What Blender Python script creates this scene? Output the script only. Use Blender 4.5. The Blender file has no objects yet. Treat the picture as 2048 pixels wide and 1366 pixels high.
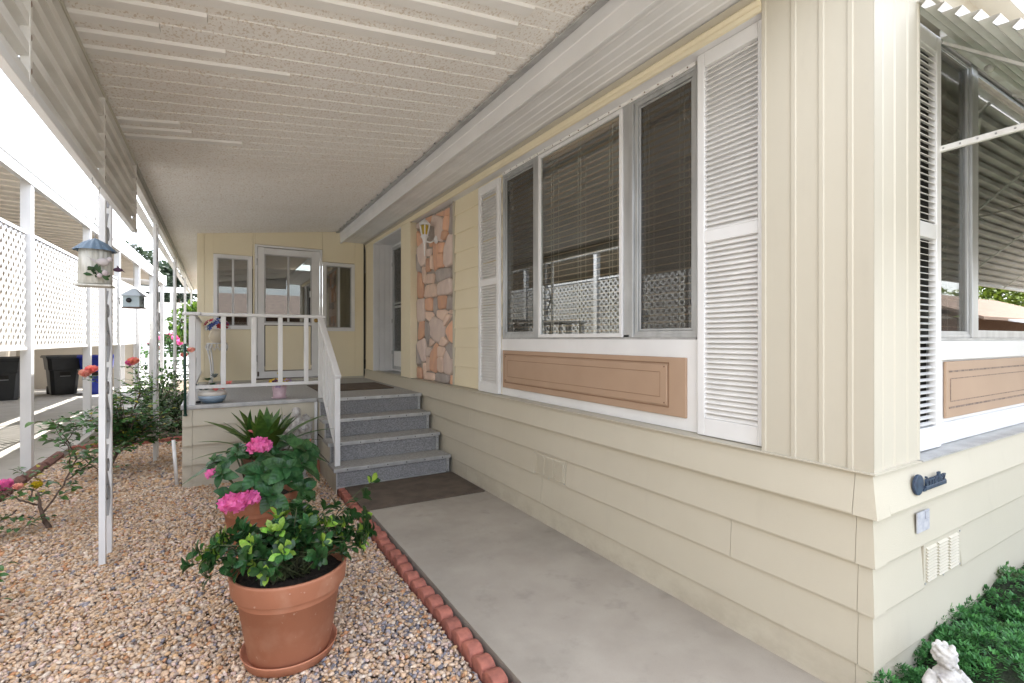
import bpy, math, random
from mathutils import Vector, Matrix
import numpy as np
random.seed(7); RNG = np.random.default_rng(7)
SC = bpy.context.scene; COL = SC.collection
# ---------------- camera, world, sun, exposure ----------------
cam = bpy.data.cameras.new('camera'); camo = bpy.data.objects.new('camera', cam); COL.objects.link(camo)
camo.location = (0, 0, 1.45); camo.rotation_euler = (math.pi/2, 0, -math.atan2(590, 988.5))
cam.sensor_width = 36; cam.lens = 36*988.5/2048; cam.shift_y = -6/2048
cam.clip_start = .05; cam.clip_end = 3000; SC.camera = camo
SUN = Vector((.447, .20, .872)).normalized()
wd = bpy.data.worlds.new('World'); SC.world = wd; wd.use_nodes = True
nt = wd.node_tree; nt.nodes.clear()
def N(t, k, **kw):
    n = t.nodes.new(k)
    for a, b in kw.items(): setattr(n, a, b)
    return n
out = N(nt, 'ShaderNodeOutputWorld'); bg = N(nt, 'ShaderNodeBackground'); bg.inputs[1].default_value = .15
sky = N(nt, 'ShaderNodeTexSky', sky_type='NISHITA'); sky.sun_disc = False
sky.sun_elevation = math.asin(SUN.z); sky.sun_rotation = math.atan2(SUN.x, SUN.y)
sky.air_density = 1.0; sky.dust_density = 2.0; sky.ozone_density = 1.0
tc = N(nt, 'ShaderNodeTexCoord'); mp = N(nt, 'ShaderNodeMapping'); mp.inputs['Scale'].default_value = (1, 1, 2.6)
nz = N(nt, 'ShaderNodeTexNoise'); nz.inputs['Scale'].default_value = 2.3; nz.inputs['Detail'].default_value = 9; nz.inputs['Roughness'].default_value = .58
rp = N(nt, 'ShaderNodeValToRGB'); rp.color_ramp.elements[0].position = .40; rp.color_ramp.elements[1].position = .62
rp.color_ramp.elements[0].color = (.12,)*3+(1,); rp.color_ramp.elements[1].color = (.95,)*3+(1,)
mx = N(nt, 'ShaderNodeMix', data_type='RGBA'); mx.inputs[7].default_value = (6.75, 6.75, 6.85, 1)
nt.links.new(tc.outputs['Generated'], mp.inputs[0]); nt.links.new(mp.outputs[0], nz.inputs[0]); nt.links.new(nz.outputs[0], rp.inputs[0])
nt.links.new(rp.outputs[0], mx.inputs[0]); nt.links.new(sky.outputs[0], mx.inputs[6]); nt.links.new(mx.outputs[2], bg.inputs[0]); nt.links.new(bg.outputs[0], out.inputs[0])
sl = bpy.data.lights.new('sun', 'SUN'); sl.energy = 2.6; sl.angle = math.radians(.55); sl.color = (1, .96, .9)
so = bpy.data.objects.new('sun', sl); COL.objects.link(so); so.rotation_euler = SUN.to_track_quat('Z', 'Y').to_euler(); so.location = (5, 5, 20)
vs = SC.view_settings; vs.view_transform = 'Standard'; vs.look = 'None'; vs.exposure = 2.4; vs.gamma = 1; vs.use_curve_mapping = False
SC.cycles.max_bounces = 10; SC.cycles.diffuse_bounces = 6; SC.cycles.transparent_max_bounces = 12
try: SC.cycles.use_denoising = True
except Exception: pass
# ---------------- helpers ----------------
MATS = {}
def mat(name, col, col2=None, rough=.6, nscale=6, stretch=(1, 1, 1), bump=0, bscale=40, bstretch=None, spec=.4, metal=0, rand=0, extra=None, detail=4, c0=.35, c1=.65, bdist=.004, hue=0):
    if name in MATS: return MATS[name]
    m = bpy.data.materials.new(name); m.use_nodes = True; t = m.node_tree; b = t.nodes['Principled BSDF']
    b.inputs['Roughness'].default_value = rough; b.inputs['Specular IOR Level'].default_value = spec; b.inputs['Metallic'].default_value = metal
    tcn = N(t, 'ShaderNodeTexCoord'); geo = N(t, 'ShaderNodeNewGeometry')
    mpn = N(t, 'ShaderNodeMapping'); mpn.inputs['Scale'].default_value = stretch; t.links.new(geo.outputs['Position'], mpn.inputs[0])
    n = N(t, 'ShaderNodeTexNoise'); n.inputs['Scale'].default_value = nscale; n.inputs['Detail'].default_value = detail; t.links.new(mpn.outputs[0], n.inputs[0])
    r = N(t, 'ShaderNodeMapRange'); r.inputs[1].default_value = c0; r.inputs[2].default_value = c1; t.links.new(n.outputs[0], r.inputs[0])
    x = N(t, 'ShaderNodeMix', data_type='RGBA'); c2 = col2 or tuple(c*.93 for c in col)
    x.inputs[6].default_value = (*c2, 1); x.inputs[7].default_value = (*col, 1); t.links.new(r.outputs[0], x.inputs[0]); last = x.outputs[2]
    if rand or hue:
        oi = N(t, 'ShaderNodeObjectInfo'); hs = N(t, 'ShaderNodeHueSaturation')
        mr = N(t, 'ShaderNodeMapRange'); mr.inputs[3].default_value = 1-rand; mr.inputs[4].default_value = 1+rand
        t.links.new(oi.outputs['Random'], mr.inputs[0]); t.links.new(mr.outputs[0], hs.inputs['Value']); t.links.new(last, hs.inputs['Color'])
        if hue:
            mh = N(t, 'ShaderNodeMapRange'); mh.inputs[3].default_value = .5-hue; mh.inputs[4].default_value = .5+hue
            mm = N(t, 'ShaderNodeMath', operation='MULTIPLY'); mm.inputs[1].default_value = 7.13; fr = N(t, 'ShaderNodeMath', operation='FRACT')
            t.links.new(oi.outputs['Random'], mm.inputs[0]); t.links.new(mm.outputs[0], fr.inputs[0]); t.links.new(fr.outputs[0], mh.inputs[0]); t.links.new(mh.outputs[0], hs.inputs['Hue'])
        last = hs.outputs[0]
    if extra: last = extra(t, b, geo, last)
    t.links.new(last, b.inputs['Base Color'])
    if bump:
        mb_ = N(t, 'ShaderNodeMapping'); mb_.inputs['Scale'].default_value = bstretch or stretch; t.links.new(geo.outputs['Position'], mb_.inputs[0])
        n2 = N(t, 'ShaderNodeTexNoise'); n2.inputs['Scale'].default_value = bscale; n2.inputs['Detail'].default_value = 3; t.links.new(mb_.outputs[0], n2.inputs[0])
        bp = N(t, 'ShaderNodeBump'); bp.inputs['Strength'].default_value = bump; bp.inputs['Distance'].default_value = bdist
        t.links.new(n2.outputs[0], bp.inputs['Height']); t.links.new(bp.outputs[0], b.inputs['Normal'])
    MATS[name] = m; return m
class MB:
    def __init__(s): s.v = []; s.f = []; s.sm = []
    def add(s, vs_, fs_, smooth=False):
        o = len(s.v); s.v += [tuple(v) for v in vs_]; s.f += [tuple(i+o for i in f) for f in fs_]; s.sm += [smooth]*len(fs_); return s
    def box(s, x0, x1, y0, y1, z0, z1, M=None):
        x0, x1 = min(x0, x1), max(x0, x1); y0, y1 = min(y0, y1), max(y0, y1); z0, z1 = min(z0, z1), max(z0, z1)
        v = [Vector(p) for p in ((x0,y0,z0),(x1,y0,z0),(x1,y1,z0),(x0,y1,z0),(x0,y0,z1),(x1,y0,z1),(x1,y1,z1),(x0,y1,z1))]
        if M: v = [M @ p for p in v]
        return s.add(v, [(0,3,2,1),(4,5,6,7),(0,1,5,4),(1,2,6,5),(2,3,7,6),(3,0,4,7)])
    def bar(s, a, b, w, h=None, up=(0, 0, 1)):      # square bar from a to b
        a = Vector(a); b = Vector(b); d = (b-a); L = d.length; d.normalize(); up = Vector(up)
        if abs(d.dot(up)) > .98: up = Vector((0, 1, 0))
        x = d.cross(up).normalized(); z = x.cross(d); h = h or w
        M = Matrix(((x.x, d.x, z.x, a.x), (x.y, d.y, z.y, a.y), (x.z, d.z, z.z, a.z), (0, 0, 0, 1)))
        return s.box(-w/2, w/2, 0, L, -h/2, h/2, M)
    def prism(s, pts, fn, a, b):    # 2d polygon, fn(u,v,w)->xyz extruded w from a to b
        n = len(pts); v = [fn(u, q, a) for u, q in pts]+[fn(u, q, b) for u, q in pts]
        return s.add(v, [tuple(range(n))[::-1], tuple(range(n, 2*n))]+[(i, (i+1) % n, (i+1) % n+n, i+n) for i in range(n)])
    def tube(s, pts, r, n=6, caps=True):
        pts = [Vector(p) for p in pts]; rs = r if isinstance(r, (list, tuple)) else [r]*len(pts); vv = []; pv = None
        for i, p in enumerate(pts):
            d = (pts[min(i+1, len(pts)-1)]-pts[max(i-1, 0)]).normalized()
            u = d.orthogonal().normalized() if pv is None else (pv-d*pv.dot(d)).normalized()
            pv = u; w = d.cross(u)
            vv += [p+(u*math.cos(2*math.pi*k/n)+w*math.sin(2*math.pi*k/n))*rs[i] for k in range(n)]
        ff = [(i*n+k, i*n+(k+1) % n, (i+1)*n+(k+1) % n, (i+1)*n+k) for i in range(len(pts)-1) for k in range(n)]
        if caps: ff += [tuple(range(n))[::-1], tuple(range((len(pts)-1)*n, len(pts)*n))]
        return s.add(vv, ff, True)
    def lathe(s, prof, c, n=32, caps=True, sq=(1, 1), fl=None):
        vv = []
        for r, z in prof:
            for k in range(n):
                a = 2*math.pi*k/n; q = r*(1+(fl(a) if fl else 0)); vv.append((c[0]+q*math.cos(a)*sq[0], c[1]+q*math.sin(a)*sq[1], c[2]+z))
        ff = [(i*n+k, i*n+(k+1) % n, (i+1)*n+(k+1) % n, (i+1)*n+k) for i in range(len(prof)-1) for k in range(n)]
        if caps: ff += [tuple(range(n))[::-1], tuple(range((len(prof)-1)*n, len(prof)*n))]
        return s.add(vv, ff, True)
    def ball(s, c, r, n=12, m=8, M=None):
        r = r if isinstance(r, (tuple, list)) else (r, r, r); vv = []
        for i in range(m+1):
            th = math.pi*i/m
            for k in range(n):
                a = 2*math.pi*k/n; p = Vector((r[0]*math.sin(th)*math.cos(a), r[1]*math.sin(th)*math.sin(a), r[2]*math.cos(th)))
                if M: p = M.to_3x3() @ p
                vv.append(p+Vector(c))
        return s.add(vv, [(i*n+k, (i+1)*n+k, (i+1)*n+(k+1) % n, i*n+(k+1) % n) for i in range(m) for k in range(n)], True)
    def mesh(s, name, m, off=(0, 0, 0)):
        me = bpy.data.meshes.new(name); ox, oy, oz = off
        me.from_pydata([(x-ox, y-oy, z-oz) for x, y, z in s.v], [], s.f)
        me.polygons.foreach_set('use_smooth', s.sm)
        for k in (m if isinstance(m, (list, tuple)) else [m]): me.materials.append(k)
        me.update(); return me
def tag(o, label=None, cat=None, group=None, kind=None):
    if label: o['label'] = label
    if cat: o['category'] = cat
    if group: o['group'] = group
    if kind: o['kind'] = kind
    return o
def link(name, me, parent=None, loc=(0, 0, 0), rot=None, bev=0):
    o = bpy.data.objects.new(name, me); COL.objects.link(o); o.location = loc
    if rot is not None: o.rotation_euler = rot
    if parent: o.parent = parent
    if bev:
        b = o.modifiers.new('bevel', 'BEVEL'); b.width = bev; b.segments = 2; b.limit_method = 'ANGLE'; b.angle_limit = math.radians(40)
        o.data.polygons.foreach_set('use_smooth', [True]*len(o.data.polygons)); 
        w = o.modifiers.new('wn', 'WEIGHTED_NORMAL'); w.keep_sharp = True
    return o
def origin(p):
    v = Vector((0, 0, 0))
    while p is not None: v = v+p.location; p = p.parent
    return v
def part(name, mb, m, parent, bev=0, **kw):      # mb in world coordinates, parent unrotated
    o = link(name, mb.mesh(name, m, origin(parent)), parent, bev=bev)
    return tag(o, **kw)
def thing(name, label, cat, loc=(0, 0, 0), group=None, rz=0):
    o = bpy.data.objects.new(name, None); COL.objects.link(o); o.location = loc; o.rotation_euler = (0, 0, rz); o.empty_display_size = .1
    return tag(o, label, cat, group)
def solo(name, mb, m, label, cat, group=None, loc=(0, 0, 0), bev=0):
    o = link(name, mb.mesh(name, m, loc), None, loc, bev=bev); return tag(o, label, cat, group)
def struct(name, mb, m, parent=None):
    return tag(link(name, mb.mesh(name, m), parent), kind='structure')
def B(*a): return MB().box(*a)
# ---------------- materials ----------------
GR = (1, 1, 14)
def grime(t, b, geo, last):
    def lay(sc, st, lo, hi, col, fac, last, zlo=None, zhi=None):
        mp_ = N(t, 'ShaderNodeMapping'); mp_.inputs['Scale'].default_value = st; t.links.new(geo.outputs['Position'], mp_.inputs[0])
        n = N(t, 'ShaderNodeTexNoise'); n.inputs['Scale'].default_value = sc; n.inputs['Detail'].default_value = 7; n.inputs['Roughness'].default_value = .65; t.links.new(mp_.outputs[0], n.inputs[0])
        r = N(t, 'ShaderNodeMapRange'); r.inputs[1].default_value = lo; r.inputs[2].default_value = hi; r.inputs[4].default_value = fac; t.links.new(n.outputs[0], r.inputs[0]); f = r.outputs[0]
        if zlo is not None:
            s = N(t, 'ShaderNodeSeparateXYZ'); t.links.new(geo.outputs['Position'], s.inputs[0]); z = N(t, 'ShaderNodeMapRange'); z.inputs[1].default_value = zhi; z.inputs[2].default_value = zlo; t.links.new(s.outputs[2], z.inputs[0])
            m_ = N(t, 'ShaderNodeMath', operation='MULTIPLY'); t.links.new(f, m_.inputs[0]); t.links.new(z.outputs[0], m_.inputs[1]); f = m_.outputs[0]
        x = N(t, 'ShaderNodeMix', data_type='RGBA'); x.inputs[7].default_value = (*col, 1); t.links.new(f, x.inputs[0]); t.links.new(last, x.inputs[6]); return x.outputs[2]
    last = lay(2.2, (1, 1, .45), .45, .75, (.50, .45, .36), .35, last)
    last = lay(9, (1, 1, .25), .56, .72, (.42, .38, .31), .22, last)
    last = lay(6, (1, 1, 1.5), .40, .62, (.34, .29, .22), .5, last, .05, .26)
    return lay(130, (1, 1, 1), .70, .74, (.18, .14, .10), .6, last)
cream = mat('cream paint', (.525, .485, .39), (.50, .46, .365), .55, 1.2, (1, 1, 1), .30, 60, (1, 1, 12), extra=grime, bdist=.002)
cream2 = mat('cream paint smooth', (.505, .47, .385), (.485, .45, .365), .55, 1.0, bump=.08, bscale=90, bdist=.001, extra=grime)
yellow = mat('yellow cream paint', (.79, .71, .52), (.76, .68, .49), .55, 2, bump=.1, bscale=80, bstretch=(1, 1, .1), bdist=.001)  # house cream lightened and yellowed to make up for weak light farther in
white = mat('white paint', (.76, .76, .755), (.70, .70, .695), .42, 3, bump=.06, bscale=50, bdist=.001)
whiteo = mat('weathered white paint', (.80, .79, .76), (.60, .57, .52), .5, 7, (1, 1, 1), .12, 40, c0=.25, c1=.5, bdist=.001)
louver = mat('louver white plastic', (.80, .79, .77), (.74, .73, .71), .45, 5)
alum = mat('aluminium frame', (.52, .53, .53), (.42, .43, .43), .38, 14, (1, 1, .2), metal=.55)
alumd = mat('dull aluminium trim', (.50, .50, .49), (.36, .36, .36), .45, 9, metal=.3)
tan = mat('tan painted panel', (.42, .29, .20), (.39, .265, .18), .5, 3, bump=.05, bscale=120, bdist=.001)
concrete = None
dark = mat('dark interior and gap shade', (.03, .028, .025), None, .9)  # near black put in for the shade of unlit rooms, recesses and gaps
slatm = mat('tan blind slat', (.74, .54, .35), (.66, .48, .31), .5, 5)
cordm = mat('cream cord', (.6, .55, .45), None, .7)
def scuff(t, b, geo, last):
    for sc, lo, hi, col, fa in ((7, .55, .75, (.52, .30, .20), .5), (45, .68, .74, (.62, .45, .36), .6), (3, .5, .8, (.30, .13, .08), .4)):
        n = N(t, 'ShaderNodeTexNoise'); n.inputs['Scale'].default_value = sc; n.inputs['Detail'].default_value = 6; t.links.new(geo.outputs['Position'], n.inputs[0])
        r = N(t, 'ShaderNodeMapRange'); r.inputs[1].default_value = lo; r.inputs[2].default_value = hi; r.inputs[4].default_value = fa; t.links.new(n.outputs[0], r.inputs[0])
        x = N(t, 'ShaderNodeMix', data_type='RGBA'); x.inputs[7].default_value = (*col, 1); t.links.new(r.outputs[0], x.inputs[0]); t.links.new(last, x.inputs[6]); last = x.outputs[2]
    return last
terra = mat('terracotta plastic', (.40, .165, .092), (.34, .135, .073), .6, 5, bump=.1, bscale=90, bdist=.0015, c0=.3, c1=.7, extra=scuff)
terra2 = mat('terracotta rim', (.50, .215, .125), (.43, .17, .095), .55, 9)
soil = mat('potting soil', (.05, .035, .025), (.02, .015, .01), .95, 60, bump=1, bscale=120, bdist=.01)
brickm = mat('red edging brick', (.42, .15, .105), (.27, .10, .075), .85, 25, bump=.5, bscale=180, bdist=.003, rand=.15)
brownedge = mat('brown edging block', (.22, .10, .075), (.12, .06, .05), .9, 14, bump=.6, bscale=80, bdist=.005)
carpet = mat('grey ribbed carpet', (.42, .41, .385), (.27, .265, .25), .95, 55, (1, 1, 1), .6, 120, (1, 1, 1), c0=.3, c1=.7, bdist=.003)
riserm = mat('grey riser carpet', (.30, .30, .305), (.17, .17, .175), .95, 190, (.4, 1, 1), .8, 190, (.4, 1, 1), c0=.4, c1=.6, bdist=.004)
matm = mat('brown doormat', (.125, .095, .07), (.085, .065, .05), .95, 9, bump=.9, bscale=240, bdist=.003)
stem = mat('green stem', (.07, .09, .03), (.05, .05, .025), .6, 30)
wood = mat('rose wood', (.16, .11, .08), (.09, .06, .05), .85, 40, bump=.5, bscale=100)
stonem = {'o': mat('orange stone', (.72, .43, .28), (.62, .37, .27), .85, 12, (1, 1, .6), .5, 45, rand=.16, detail=6, bdist=.008),
          'p': mat('mauve stone', (.68, .56, .49), (.60, .48, .43), .85, 11, (1, 1, .6), .5, 45, rand=.10, detail=6, bdist=.008),
          'l': mat('peach stone', (.74, .56, .45), (.64, .48, .39), .85, 12, (1, 1, .6), .5, 45, rand=.10, detail=6, bdist=.008),
          'g': mat('grey stone', (.44, .39, .36), (.35, .31, .29), .85, 10, (1, 1, .6), .5, 45, rand=.12, detail=6, bdist=.008)}
mortar = mat('grey mortar', (.40, .345, .295), (.31, .27, .235), .95, 30, bump=.7, bscale=90, bdist=.005)
statm = mat('weathered cast stone', (.52, .50, .47), (.27, .25, .24), .85, 22, bump=.5, bscale=70, c0=.3, c1=.55, bdist=.004)
black = mat('black metal', (.02, .02, .02), None, .5)
def leafmat(n, c, c2, rand=.25, hue=.02, rough=.4, tr=.25):
    def ex(t, b, geo, last):
        b.inputs['Subsurface Weight'].default_value = 0
        o = [x for x in t.nodes if x.type == 'OUTPUT_MATERIAL'][0]
        d = N(t, 'ShaderNodeBsdfTranslucent'); m_ = N(t, 'ShaderNodeMixShader'); m_.inputs[0].default_value = tr
        t.links.new(last, d.inputs[0]); t.links.new(b.outputs[0], m_.inputs[1]); t.links.new(d.outputs[0], m_.inputs[2]); t.links.new(m_.outputs[0], o.inputs[0])
        return last
    return mat(n, c, c2, rough, 30, rand=rand, hue=hue, extra=ex, bump=.3, bscale=60, bdist=.003)
lf_dark = leafmat('dark glossy leaf', (.035, .115, .03), (.02, .07, .02), rough=.3)
lf_lime = leafmat('young lime leaf', (.26, .44, .06), (.17, .34, .04), rough=.35)
lf_hyd = leafmat('hydrangea leaf', (.05, .14, .042), (.028, .085, .028), rough=.36)
def veins(m, freq, slope):
    t = m.node_tree; b = t.nodes['Principled BSDF']; tc_ = N(t, 'ShaderNodeTexCoord'); sx = N(t, 'ShaderNodeSeparateXYZ'); ab = N(t, 'ShaderNodeMath', operation='ABSOLUTE')
    ma = N(t, 'ShaderNodeMath', operation='MULTIPLY_ADD'); ma.inputs[1].default_value = -slope; fr = N(t, 'ShaderNodeMath', operation='MULTIPLY'); fr.inputs[1].default_value = freq
    sn = N(t, 'ShaderNodeMath', operation='SINE'); bp = N(t, 'ShaderNodeBump'); bp.inputs['Strength'].default_value = .16; bp.inputs['Distance'].default_value = .008
    t.links.new(tc_.outputs['Object'], sx.inputs[0]); t.links.new(sx.outputs[0], ab.inputs[0]); t.links.new(ab.outputs[0], ma.inputs[0]); t.links.new(sx.outputs[1], ma.inputs[2])
    t.links.new(ma.outputs[0], fr.inputs[0]); t.links.new(fr.outputs[0], sn.inputs[0]); t.links.new(sn.outputs[0], bp.inputs['Height']); t.links.new(bp.outputs[0], b.inputs['Normal'])
veins(lf_hyd, 34, .8); veins(lf_dark, 30, .7); veins(lf_lime, 30, .7)
lf_cliv = leafmat('strap leaf', (.09, .17, .03), (.045, .10, .018), rough=.33)
lf_rose = leafmat('rose leaf', (.085, .19, .045), (.045, .115, .03), rough=.4)
lf_yel = leafmat('yellowed rose leaf', (.50, .36, .03), (.40, .40, .05), rough=.5)
lf_ylg = leafmat('light rose leaf', (.22, .36, .06), (.16, .28, .05), rough=.45)
lf_hedge = leafmat('hedge leaf', (.03, .075, .018), (.018, .045, .012), rough=.45)
fl_pink = leafmat('bright pink petal', (.85, .22, .48), (.75, .13, .38), rough=.6, hue=.01, rand=.12, tr=.35)
fl_coral = leafmat('coral petal', (.88, .36, .27), (.85, .22, .22), rough=.55, tr=.4)
fl_peach = leafmat('peach petal', (.92, .56, .44), (.88, .42, .34), rough=.55, tr=.4)
fl_red = leafmat('red petal', (.5, .03, .05), (.35, .02, .03)); fl_blue = leafmat('blue petal', (.10, .15, .42), (.05, .08, .28)); fl_white = leafmat('white petal', (.8, .8, .8), (.7, .7, .7))
fl_yel = leafmat('yellow petal', (.75, .55, .04), (.6, .4, .03)); fl_lil = leafmat('lilac petal', (.50, .38, .60), (.40, .28, .5)); fl_plum = leafmat('plum petal', (.12, .03, .10), (.08, .02, .06))
# glass: clear pane with real surface reflection
def glassmat(name, mult, add, tint=(.9, .92, .9)):
    m = bpy.data.materials.new(name); m.use_nodes = True; t = m.node_tree; t.nodes.clear()
    o = N(t, 'ShaderNodeOutputMaterial'); tr = N(t, 'ShaderNodeBsdfTransparent'); tr.inputs[0].default_value = (*tint, 1)
    g = N(t, 'ShaderNodeBsdfGlossy'); g.inputs['Roughness'].default_value = .004; g.inputs[0].default_value = (.95, .97, .97, 1)
    gn = N(t, 'ShaderNodeNewGeometry'); dp = N(t, 'ShaderNodeVectorMath', operation='DOT_PRODUCT'); ab = N(t, 'ShaderNodeMath', operation='ABSOLUTE'); om = N(t, 'ShaderNodeMath', operation='SUBTRACT'); om.inputs[0].default_value = 1
    pw = N(t, 'ShaderNodeMath', operation='POWER'); pw.inputs[1].default_value = 5; f = N(t, 'ShaderNodeMath', operation='MULTIPLY_ADD'); f.inputs[1].default_value = .96; f.inputs[2].default_value = .04
    t.links.new(gn.outputs['Incoming'], dp.inputs[0]); t.links.new(gn.outputs['Normal'], dp.inputs[1]); t.links.new(dp.outputs['Value'], ab.inputs[0]); t.links.new(ab.outputs[0], om.inputs[1]); t.links.new(om.outputs[0], pw.inputs[0]); t.links.new(pw.outputs[0], f.inputs[0])
    a = N(t, 'ShaderNodeMath', operation='MULTIPLY_ADD'); a.use_clamp = True
    a.inputs[1].default_value = mult; a.inputs[2].default_value = add; mx_ = N(t, 'ShaderNodeMixShader')
    t.links.new(f.outputs[0], a.inputs[0]); t.links.new(a.outputs[0], mx_.inputs[0]); t.links.new(tr.outputs[0], mx_.inputs[1]); t.links.new(g.outputs[0], mx_.inputs[2]); t.links.new(mx_.outputs[0], o.inputs[0])
    return m
glass = glassmat('window glass', 1.7, .075); glass_side = glassmat('bronze window glass', 1.6, .16, (.6, .6, .57))
def screenmat():
    m = bpy.data.materials.new('insect screen'); m.use_nodes = True; t = m.node_tree; t.nodes.clear()
    o = N(t, 'ShaderNodeOutputMaterial'); tr = N(t, 'ShaderNodeBsdfTransparent'); d = N(t, 'ShaderNodeBsdfDiffuse'); d.inputs[0].default_value = (.085, .078, .07, 1)
    mx_ = N(t, 'ShaderNodeMixShader'); mx_.inputs[0].default_value = .42
    t.links.new(tr.outputs[0], mx_.inputs[1]); t.links.new(d.outputs[0], mx_.inputs[2]); t.links.new(mx_.outputs[0], o.inputs[0]); return m
screen = screenmat()
# ceiling speckle
def speck(t, b, geo, last):
    def spots(sc, st, lo, hi, col, fac, last):
        mp_ = N(t, 'ShaderNodeMapping'); mp_.inputs['Scale'].default_value = st; t.links.new(geo.outputs['Position'], mp_.inputs[0])
        n = N(t, 'ShaderNodeTexNoise'); n.inputs['Scale'].default_value = sc; n.inputs['Detail'].default_value = 1.5; t.links.new(mp_.outputs[0], n.inputs[0])
        r = N(t, 'ShaderNodeMapRange'); r.inputs[1].default_value = lo; r.inputs[2].default_value = hi; r.inputs[4].default_value = fac; t.links.new(n.outputs[0], r.inputs[0])
        x = N(t, 'ShaderNodeMix', data_type='RGBA'); x.inputs[7].default_value = (*col, 1); t.links.new(r.outputs[0], x.inputs[0]); t.links.new(last, x.inputs[6]); return x.outputs[2]
    last = spots(85, (1, .6, 1), .56, .62, (.56, .47, .36), .6, last)
    return spots(1.3, (.6, 1, 1), .45, .75, (.68, .62, .55), .25, last)
ceil_sp = mat('speckled ceiling paint', (.88, .865, .835), (.84, .82, .785), .7, 30, extra=speck, bump=.5, bscale=90, bdist=.003)
ceil_wh = mat('smooth ceiling rib paint', (.84, .83, .81), (.77, .76, .73), .55, 3.5, (.5, 1, 1), .05, 60, c0=.3, c1=.7)
val_m = mat('grimy white valance metal', (.84, .83, .80), (.66, .64, .60), .5, 5, (1, .5, 2), .1, 60, c0=.28, c1=.62, detail=8)
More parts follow.
